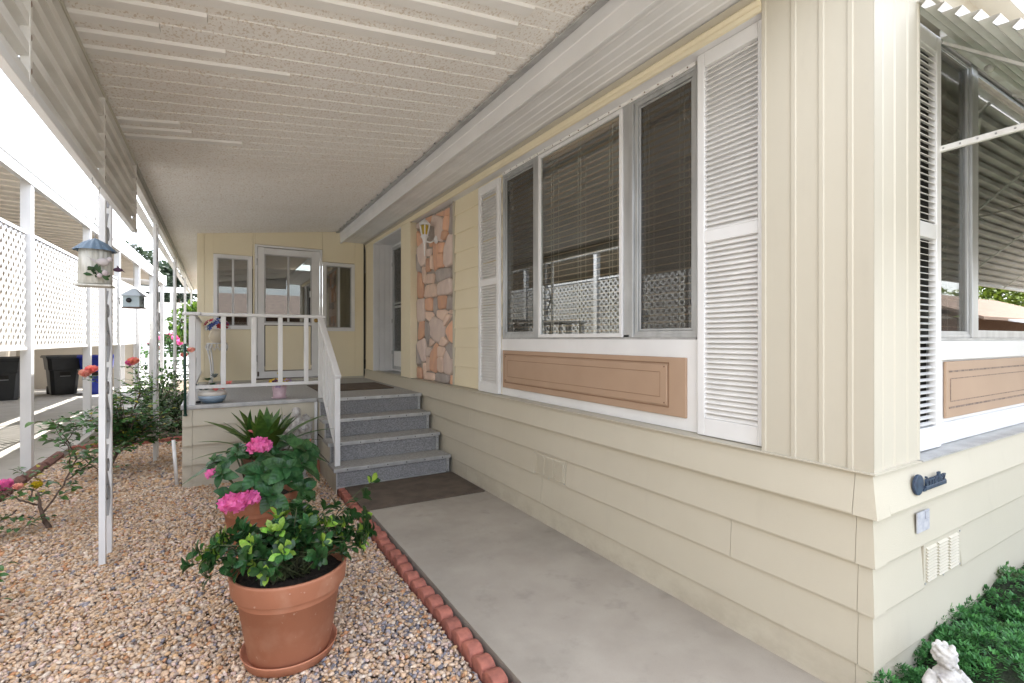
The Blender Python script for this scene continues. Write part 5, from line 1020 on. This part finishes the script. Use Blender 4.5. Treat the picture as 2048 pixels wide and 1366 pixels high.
# juniper ground cover
def juniper():
    nc = 5600; CX = RNG.uniform(1.4, 6.2, nc); CY = RNG.uniform(-1.0, .93, nc); k = ~((CX < 2.25) & (CY > -.1) & (CX < 2.0+.2*RNG.random(nc))) & (np.hypot(CX-2.3, CY-.72) > .13); CX = CX[k]; CY = CY[k]; nc = len(CX)
    CH_ = .09+.13*np.clip((CX-1.95)/.9, 0, 1)+.045*np.sin(CX*7+CY*3)*np.cos(CY*8-CX*2)+RNG.uniform(-.035, .03, nc)
    per = 26; n = nc*per; ci = np.repeat(np.arange(nc), per); V = []; F = []; off = 0
    R0 = RNG.uniform(.028, .05, nc)[ci]; q = RNG.random(n)**.5; an = RNG.uniform(0, 6.28, n)
    X = CX[ci]+R0*q*np.cos(an); Y = np.minimum(.905, CY[ci]+R0*q*np.sin(an)); Z = CH_[ci]-R0*1.1*q*q
    for seg in range(3):
        aa = an+RNG.uniform(-.9, .9, n); tilt = 1.25-1.1*q+RNG.uniform(-.35, .35, n); L = RNG.uniform(.012, .022, n); w = .0026
        dx = np.cos(aa)*np.cos(tilt); dy = np.sin(aa)*np.cos(tilt); dz = np.sin(tilt); px_, py_ = -np.sin(aa)*w, np.cos(aa)*w
        bx = X+RNG.normal(0, .004, n); by = Y+RNG.normal(0, .004, n); bz = Z+RNG.normal(0, .004, n)
        p0 = np.stack([bx-px_, by-py_, bz], 1); p1 = np.stack([bx+px_, by+py_, bz], 1); p2 = np.stack([bx+dx*L*.6+px_, by+dy*L*.6+py_, bz+dz*L*.6], 1); p3 = np.stack([bx+dx*L, by+dy*L, bz+dz*L], 1); p4 = np.stack([bx+dx*L*.6-px_, by+dy*L*.6-py_, bz+dz*L*.6], 1)
        V.append(np.stack([p0, p1, p2, p3, p4], 1).reshape(-1, 3)); base = off+np.arange(n)*5
        F.append(np.stack([base, base+1, base+2, base+3, base+4], 1)); off += 5*n
    V = np.concatenate(V); F = np.concatenate(F); me = bpy.data.meshes.new('juniper')
    me.from_pydata(V.tolist(), [], F.tolist()); me.update(); return me
def jx(t, b, geo, last):
    n = N(t, 'ShaderNodeTexNoise'); n.inputs['Scale'].default_value = 4; n.inputs['Detail'].default_value = 3; t.links.new(geo.outputs['Position'], n.inputs[0])
    r = N(t, 'ShaderNodeMapRange'); r.inputs[1].default_value = .60; r.inputs[2].default_value = .70; r.inputs[4].default_value = .7; t.links.new(n.outputs[0], r.inputs[0])
    x = N(t, 'ShaderNodeMix', data_type='RGBA'); x.inputs[7].default_value = (.15, .12, .05, 1); t.links.new(r.outputs[0], x.inputs[0]); t.links.new(last, x.inputs[6]); return x.outputs[2]
jm = mat('juniper green', (.075, .25, .055), (.03, .12, .035), .6, 26, extra=jx, c0=.35, c1=.65)
jme = juniper(); jme.materials.append(jm); tag(link('juniper_ground_cover', jme), 'dense green juniper ground cover along the end wall of the house', 'ground cover', kind='stuff')
jb = MB(); nn = 40; vv = []
for j in range(nn+1):
    for i_ in range(nn+1):
        X = 1.25+i_*4.95/nn; Y = -1.6+j*2.5/nn; h = .10+.13*min(1, max(0, (X-1.9)/1.0))+.055*math.sin(X*7+Y*3)*math.cos(Y*8-X*2)-.055
        if math.hypot(X-2.3, Y-.72) < .16: h = .01
        if X < 2.1: h -= .10
        vv.append((X, Y, h))
jb.add(vv, [(j*(nn+1)+i_, j*(nn+1)+i_+1, (j+1)*(nn+1)+i_+1, (j+1)*(nn+1)+i_) for j in range(nn) for i_ in range(nn)], True); struct('planting_bed', jb, mat('dark juniper litter', (.02, .035, .012), (.012, .015, .008), .95, 60, bump=1, bscale=90, bdist=.01))
# ---------------- birdhouses ----------------
blu = mat('blue grey tin', (.13, .19, .25), (.09, .14, .20), .5, 20, c0=.3, c1=.7); wht = mat('washed tin white', (.62, .61, .56), (.38, .36, .30), .7, 25, (1, 1, .3), c0=.3, c1=.6)
def chain(t, a, b, r=.0022):
    a = Vector(a); b = Vector(b); n = int((b-a).length/.018); m_ = MB()
    for k in range(n):
        p = a.lerp(b, k/n); q = a.lerp(b, (k+.85)/n); o_ = Vector((.0035*(k % 2), .0035*((k+1) % 2), 0)); m_.tube([p, (p+q)/2+o_, q], r, 4); m_.tube([p, (p+q)/2-o_, q], r*.8, 4)
    part('chain', m_, alumd, t)
bx, by = -.57, 3.475
bh = thing('birdhouse', 'tall corrugated white birdhouse with blue tin roof hanging from the valance', 'birdhouse', (bx, by, 1.74), 'hanging birdhouses')
part('body', MB().lathe([(.068, 0), (.066, .205)], (bx, by, 1.745), 72, fl=lambda a: .055*(1 if math.sin(a*18) > 0 else -1)*abs(math.sin(a*18))**.5), wht, bh)
part('roof', MB().lathe([(.093, -.016), (.08, -.002), (.05, .028), (.012, .05), (.001, .054)], (bx, by, 1.942), 60, caps=False, fl=lambda a: .05*math.sin(a*15)), blu, bh)
part('base', MB().prism([(bx-.076, by-.07), (bx+.076, by-.07), (bx+.076, by+.07), (bx-.076, by+.07)], lambda u, q, w: (u, q, w), 1.732, 1.741), wht, bh)
part('perch_ornament', MB().ball((bx+.045, by-.075, 1.86), (.030, .022, .022), 10, 6).ball((bx+.075, by-.08, 1.875), .014, 8, 6).add([(bx+.02, by-.08, 1.865), (bx-.02, by-.085, 1.885), (bx+.015, by-.085, 1.85)], [(0, 1, 2)]), mat('pale bird', (.5, .46, .45), (.4, .36, .36), .7), bh)
lfv = leaf_me('leaf', lf_hedge, W_=.5, seg=3)
for k in range(12): put('leaf', lfv, bh, aim((.02+random.uniform(-.06, .06), -.085, .05+random.uniform(-.03, .03)), rv(), (0, -1, .2), .04))
part('blossom', MB().ball((bx+.055, by-.085, 1.80), .016, 8, 6).ball((bx+.035, by-.09, 1.785), .014, 8, 6), mat('dusty blossom', (.45, .38, .38), None, .8), bh); part('hummingbird', MB().ball((bx+.105, by-.05, 1.825), (.022, .01, .012), 8, 6).add([(bx+.10, by-.05, 1.83), (bx+.14, by-.06, 1.81), (bx+.10, by-.05, 1.85)], [(0, 1, 2)]), mat('dark plum', (.05, .015, .04), None, .5), bh)
part('hook', MB().tube([(bx, by, 1.993), (bx, by, 2.02), (bx+.012, by, 2.04), (bx+.012, by, 2.06), (bx-.004, by, 2.08)], .002, 5), alumd, bh)
chain(bh, (bx, by, 2.08), (bx, by-.07, 2.31)); chain(bh, (bx, by, 2.08), (bx, by+.12, 2.31))
bx, by = -.57, 4.93
b2 = thing('birdhouse', 'small pale blue birdhouse with round black hole hanging from the valance end', 'birdhouse', (bx, by, 1.69), 'hanging birdhouses')
pb = mat('pale blue wood', (.42, .50, .53), (.33, .40, .42), .7, 18); Rz = Matrix.Translation((bx, by, 0)) @ Matrix.Rotation(-.25, 4, 'Z')
def rp(nm, mb, m_): mb.v = [tuple(Rz @ Vector(v)) for v in mb.v]; return part(nm, mb, m_, b2)
rp('body', B(-.056, .056, -.048, .048, 1.70, 1.79), pb); rp('base', B(-.062, .062, -.054, .054, 1.69, 1.6995), wood)
rp('roof', MB().add([(-.074, -.066, 1.787), (.074, -.066, 1.787), (.074, .066, 1.787), (-.074, .066, 1.787), (-.012, 0, 1.848), (.012, 0, 1.848)], [(0, 1, 5, 4), (1, 2, 5), (2, 3, 4, 5), (3, 0, 4), (3, 2, 1, 0)]), mat('grey roof', (.36, .40, .42), None, .6))
m_ = MB().lathe([(.019, 0), (.019, .004)], (0, 0, 0), 18); m_.v = [(-.014+x, -.049-z_, 1.752+y_) for x, y_, z_ in m_.v]; rp('hole', m_, black)
for s in (-1, 1): rp('perch', MB().tube([(s*.066, -.03, 1.75), (s*.084, -.04, 1.77), (s*.074, -.05, 1.72)], .003, 5), black)
part('cord', MB().tube([(bx, by, 1.845), (bx, by, 2.12)], .0022, 5), alumd, b2); chain(b2, (bx, by, 2.12), (bx, by-.035, 2.31), .0016); chain(b2, (bx, by, 2.12), (bx, by+.11, 2.31), .0016)
# ---------------- statues ----------------
def remesh(o, vox, sm_=4):
    r = o.modifiers.new('remesh', 'REMESH'); r.mode = 'VOXEL'; r.voxel_size = vox; r.use_smooth_shade = True
    s = o.modifiers.new('smooth', 'SMOOTH'); s.iterations = sm_; s.factor = .5
    tx = bpy.data.textures.get('folds') or bpy.data.textures.new('folds', 'CLOUDS'); tx.noise_scale = .02
    d = o.modifiers.new('folds', 'DISPLACE'); d.texture = tx; d.strength = vox*1.6; d.mid_level = .5
ax, ay = .70, 5.50
AN = thing('angel_statue', 'weathered pale stone angel with folded wings standing before the porch skirting', 'statue', (ax, ay, 0))
m_ = MB()
m_.lathe([(.105, 0), (.11, .03), (.085, .05)], (ax, ay, 0), 20)
m_.lathe([(.085, .04), (.09, .10), (.075, .25), (.062, .38), (.055, .46), (.068, .54), (.060, .60), (.03, .635)], (ax, ay, 0), 40, sq=(1.05, .8), fl=lambda a: .10*math.sin(a*9))
m_.ball((ax, ay-.01, .685), (.038, .042, .048), 16, 12); m_.ball((ax, ay+.012, .70), (.045, .045, .045), 12, 8)   # head, hair
m_.ball((ax, ay-.052, .680), (.007, .010, .012), 8, 6); m_.ball((ax, ay-.046, .660), (.012, .006, .004), 8, 6)
for s in (-1, 1):
    m_.ball((ax+s*.015, ay-.045, .697), (.006, .004, .004), 6, 4); m_.ball((ax+s*.033, ay+.01, .66), (.016, .02, .035), 8, 6)
    m_.tube([(ax+s*.055, ay, .60), (ax+s*.088, ay-.02, .52), (ax+s*.05, ay-.075, .50), (ax+s*.008, ay-.085, .55)], [.026, .028, .024, .013], 10)     # arms praying
    for k in range(5):                                                                                                   # wing feathers
        x0 = ax+s*(.06+.014*k); m_.tube([(ax+s*.045, ay+.05, .60), (x0+s*.035, ay+.07, .66-.02*k), (x0+s*.015, ay+.065, .45-.03*k), (x0-s*.02, ay+.055, .28+.01*k)], [.016, .022, .020, .008], 8)
an = part('figure', m_, statm, AN); remesh(an, .007, 2)
cx, cy = 2.315, .735
CH = thing('cherub_statue', 'pale stone cherub leaning on a shell basin in the juniper at the corner', 'statue', (cx, cy, 0))
m_ = MB(); F_ = Vector((-.55, -.84, 0)).normalized(); Rr = Vector((F_.y*-1, F_.x, 0))
def cp(f, r, z_): v = Vector((cx, cy, z_))+F_*f+Rr*r; return tuple(v)
m_.ball(cp(0, 0, .318), (.038, .038, .043), 16, 12)
random.seed(4)
for k in range(26):
    a = k*2.399; z_ = .30+.055*(k/26); r = .036*math.sqrt(max(0, 1-((z_-.315)/.052)**2)); q = cp(-.006+r*math.cos(a)*.9, r*math.sin(a)*1.05, z_+.01); m_.ball(q, .0115, 8, 6)
m_.ball(cp(.039, 0, .306), (.006, .006, .007), 6, 4); m_.ball(cp(.030, .016, .297), .012, 8, 6); m_.ball(cp(.030, -.016, .297), .012, 8, 6); m_.ball(cp(.034, 0, .288), (.008, .008, .004), 6, 4)
for s in (-1, 1): m_.ball(cp(.034, s*.013, .317), .004, 6, 4); m_.ball(cp(-.002, s*.041, .31), (.006, .006, .010), 6, 4)
m_.tube([cp(0, 0, .285), cp(.005, 0, .255), cp(.0, 0, .20), cp(-.005, 0, .14), cp(0, 0, .08)], [.022, .046, .052, .058, .055], 18)
for k in range(7): m_.tube([cp(.02, -.05+k*.012, .262), cp(.052, -.035+k*.013, .225), cp(.056, -.01+k*.013, .18), cp(.05, .01+k*.012, .13)], .0055, 6)   # drapery folds
m_.tube([cp(0, .045, .255), cp(.012, .078, .215), cp(.045, .075, .175), cp(.085, .04, .165)], [.022, .022, .017, .012], 12)
m_.tube([cp(0, -.045, .255), cp(.005, -.075, .215), cp(.035, -.085, .18), cp(.075, -.06, .165)], [.022, .022, .017, .012], 12)
for s, c in ((1, .04), (-1, -.06)):
    for j in range(5): b0 = Vector(cp(.083, c-.010+j*.005, .163)); b1 = Vector(cp(.100, c-.014+j*.007, .157+.002*(2-abs(j-2)))); b2_ = Vector(cp(.108, c-.015+j*.0075, .150)); m_.tube([b0, b1, b2_], [.0035, .003, .0025], 6)
m_.tube([cp(0, .03, .09), cp(.05, .05, .07), cp(.07, .05, .02)], [.032, .028, .02], 12); m_.tube([cp(0, -.03, .09), cp(.05, -.05, .07), cp(.07, -.05, .02)], [.032, .028, .02], 12)
for s in (): m_.tube([cp(-.045, s*.02, .24), cp(-.06, s*.06, .265), cp(-.055, s*.08, .22), cp(-.045, s*.04, .15)], [.008, .014, .012, .006], 8)
fg = part('figure', m_, statm2 if 'statm2' in globals() else statm, CH); remesh(fg, .0035, 1)
sh = MB(); C0 = Vector(cp(.135, .02, .13)); nn = 40; vv = []
for r in range(7):
    for a in range(nn):
        t_ = a*2*math.pi/nn; R_ = .085*r/6*(1+.035*math.cos(t_*14)*(r/6)); vv.append((C0.x+R_*math.cos(t_), C0.y+R_*math.sin(t_), C0.z+.022*(r/6)**2+.004*math.cos(t_*14)*(r/6)-.01))
sh.add(vv, [(r*nn+a, (r+1)*nn+a, (r+1)*nn+(a+1) % nn, r*nn+(a+1) % nn) for r in range(6) for a in range(nn)], True)
o_ = part('shell_basin', sh, statm, CH); so_ = o_.modifiers.new('solid', 'SOLIDIFY'); so_.thickness = .014; part('pedestal', MB().lathe([(.05, 0), (.03, .05), (.04, .11)], (C0.x, C0.y, 0), 16), statm, CH); CH.scale = (.88,)*3; CH.location = (2.275, .735, .012)
# ---------------- porch things ----------------
solo('doormat', MB().prism([(1.02, 4.03), (2.095, 3.99), (2.095, 4.74), (1.02, 4.745)], lambda u, q, w: (u, q, w), .0555, .068), matm, 'brown rectangular doormat on the concrete at the foot of the steps', 'doormat', 'brown doormats', bev=.004)
solo('doormat', B(1.06, 1.985, 6.33, 7.25, .8005, .812), matm, 'brown doormat on the porch deck in front of the door alcove', 'doormat', 'brown doormats', bev=.004)
# plant stand with pot of artificial flowers
sx, sy = .0, 7.95
PS = thing('plant_stand', 'ornate white metal plant stand in the left corner of the porch', 'plant stand', (sx, sy, .8))
part('top', MB().lathe([(.12, .575), (.125, .58), (.12, .59)], (sx, sy, .8), 20), white, PS)
for k in range(4):
    a = k*math.pi/2+.6; c, s = math.cos(a), math.sin(a); part('leg', MB().tube([(sx+c*.11, sy+s*.11, 1.375), (sx+c*.13, sy+s*.13, 1.30), (sx+c*.09, sy+s*.09, 1.1), (sx+c*.08, sy+s*.08, .95), (sx+c*.12, sy+s*.12, .80)], .011, 8), white, PS)
m_ = MB()
for k in range(12): a = k*math.pi/6; m_.tube([(sx+.12*math.cos(a), sy+.12*math.sin(a), 1.37), (sx+.135*math.cos(a+.12), sy+.135*math.sin(a+.12), 1.33), (sx+.12*math.cos(a+.25), sy+.12*math.sin(a+.25), 1.29), (sx+.125*math.cos(a+.5), sy+.125*math.sin(a+.5), 1.33)], .008, 6)
part('scroll_apron', m_, whiteo, PS)
FP = thing('flower_pot', 'round cream urn holding red and blue artificial flowers on the plant stand', 'flower pot', (sx, sy, 1.39))
crm = mat('cream ceramic', (.72, .64, .50), None, .35)
part('urn', MB().lathe([(.05, 0), (.085, .04), (.10, .09), (.085, .14), (.07, .16), (.09, .185), (.092, .19)], (sx, sy, 1.391), 28), crm, FP)
FL = thing('flower_bouquet', 'red, white and blue artificial bouquet in the cream urn', 'flowers', (sx, sy, 1.56)); random.seed(2)
fm = {m.name: leaf_me('petal', m, W_=.8, curl=.1, seg=2, base=.3) for m in (fl_red, fl_blue, fl_white, fl_yel, fl_lil, fl_plum, fl_coral)}
def posy(t, n, ms, cx_, cy_, cz, rx, rz, s, pm=6):
    for i in range(n):
        m_ = random.choice(ms); q = rv().normalized(); q.z = abs(q.z); c = Vector((cx_+q.x*rx, cy_+q.y*rx, cz+q.z*rz)); ctr = part('bloom', MB().ball(c, s*.25, 6, 4), m_, t)
        for j in range(pm):
            a = j*6.283/pm; u = q.orthogonal().normalized(); w = q.cross(u); put('petal', fm[m_.name], ctr, aim(c-origin(ctr), u*math.cos(a)+w*math.sin(a)+q*.4, q, s))
posy(FL, 26, [fl_red, fl_blue, fl_red, fl_blue, fl_white], sx, sy, 1.59, .15, .13, .045)
BB = thing('bowl_planter', 'low round bowl glazed white, light blue and dark blue on the porch edge', 'planter', (-.04, 5.87, .8))
for (a, b, c) in (((.085, .0), (.115, .035), mat('dark blue glaze', (.14, .20, .26), None, .3)), ((.115, .0355), (.125, .075), mat('light blue glaze', (.33, .43, .55), None, .3)), ((.125, .0755), (.118, .115), mat('white glaze', (.72, .68, .62), None, .3))):
    part('glaze_band', MB().lathe([a, ((a[0]+b[0])/2+.004, (a[1]+b[1])/2), b], (-.04, 5.87, .801), 32), c, BB)
SU = Plant('succulents', 'mixed succulents with red and grey rosettes in the blue bowl', 'plant', (-.04, 5.87, .9)); random.seed(6)
sl_ = [leaf_me('leaf', fl_coral, W_=.4, seg=3, curl=-.2), leaf_me('leaf', leafmat('grey succulent', (.20, .24, .22), (.15, .18, .18)), W_=.5, seg=3, curl=-.2), leaf_me('leaf', lf_rose, W_=.5, seg=3)]
for (dx, dy, dz, k, s) in ((-.10, 0, .03, 1, .05), (-.05, -.04, .03, 1, .055), (.03, -.05, .02, 0, .055), (.09, -.03, .03, 0, .05), (.14, -.02, .07, 0, .05), (-.15, 0, .05, 1, .05), (0, .03, .07, 2, .05), (-.04, .04, .12, 2, .05), (.02, .02, .15, 1, .045), (.06, .04, .04, 0, .045)):
    for j in range(11): a = j*2.399; SU.leaf(sl_[k], (-.04+dx, 5.87+dy, .9+dz), (math.cos(a), math.sin(a), .25+j*.08), (0, 0, 1), s*1.25)
SU.done(stem)
PP = thing('flower_pot', 'small pink ceramic pot standing on the porch edge under the railing', 'flower pot', (.585, 5.93, .8))
pk = mat('pink ceramic', (.66, .50, .55), (.58, .42, .48), .35, 40); part('cup', MB().lathe([(.060, 0), (.062, .01), (.075, .12), (.074, .125)], (.585, 5.93, .812), 28), pk, PP); part('saucer', MB().lathe([(.06, 0), (.078, .004), (.082, .012), (.07, .011)], (.585, 5.93, .8005), 28), pk, PP)
PN = thing('pansies', 'yellow, lilac and plum pansies in the small pink pot', 'flowers', (.585, 5.93, .95)); random.seed(8); posy(PN, 22, [fl_yel, fl_lil, fl_plum, fl_yel, fl_lil], .585, 5.90, .955, .115, .045, .044, 5)
part('bloom', MB().ball((.58, 5.93, 1.07), .018, 8, 6), fl_yel, PN); part('stem', MB().tube([(.585, 5.93, .94), (.58, 5.93, 1.06)], .002, 5), stem, PN)
solo('green_pole', MB().tube([(-.262, 5.68, .72), (-.266, 5.68, 1.40)], .012, 8).ball((-.262, 5.68, .715), (.02, .02, .012), 8, 6), mat('dark green plastic', (.01, .05, .035), None, .4), 'thin dark green pole standing against the left railing post', 'pole')
solo('pipe_stake', MB().tube([(-.335, 5.80, .02), (-.365, 5.83, .46)], .016, 8), white, 'white plastic pipe leaning beside the porch corner', 'pipe')
solo('deck_knob', MB().ball((-.16, 5.80, .82), (.022, .022, .014), 8, 6), black, 'small black knob on the deck beside the railing post', 'knob')  # plain black knob on the deck
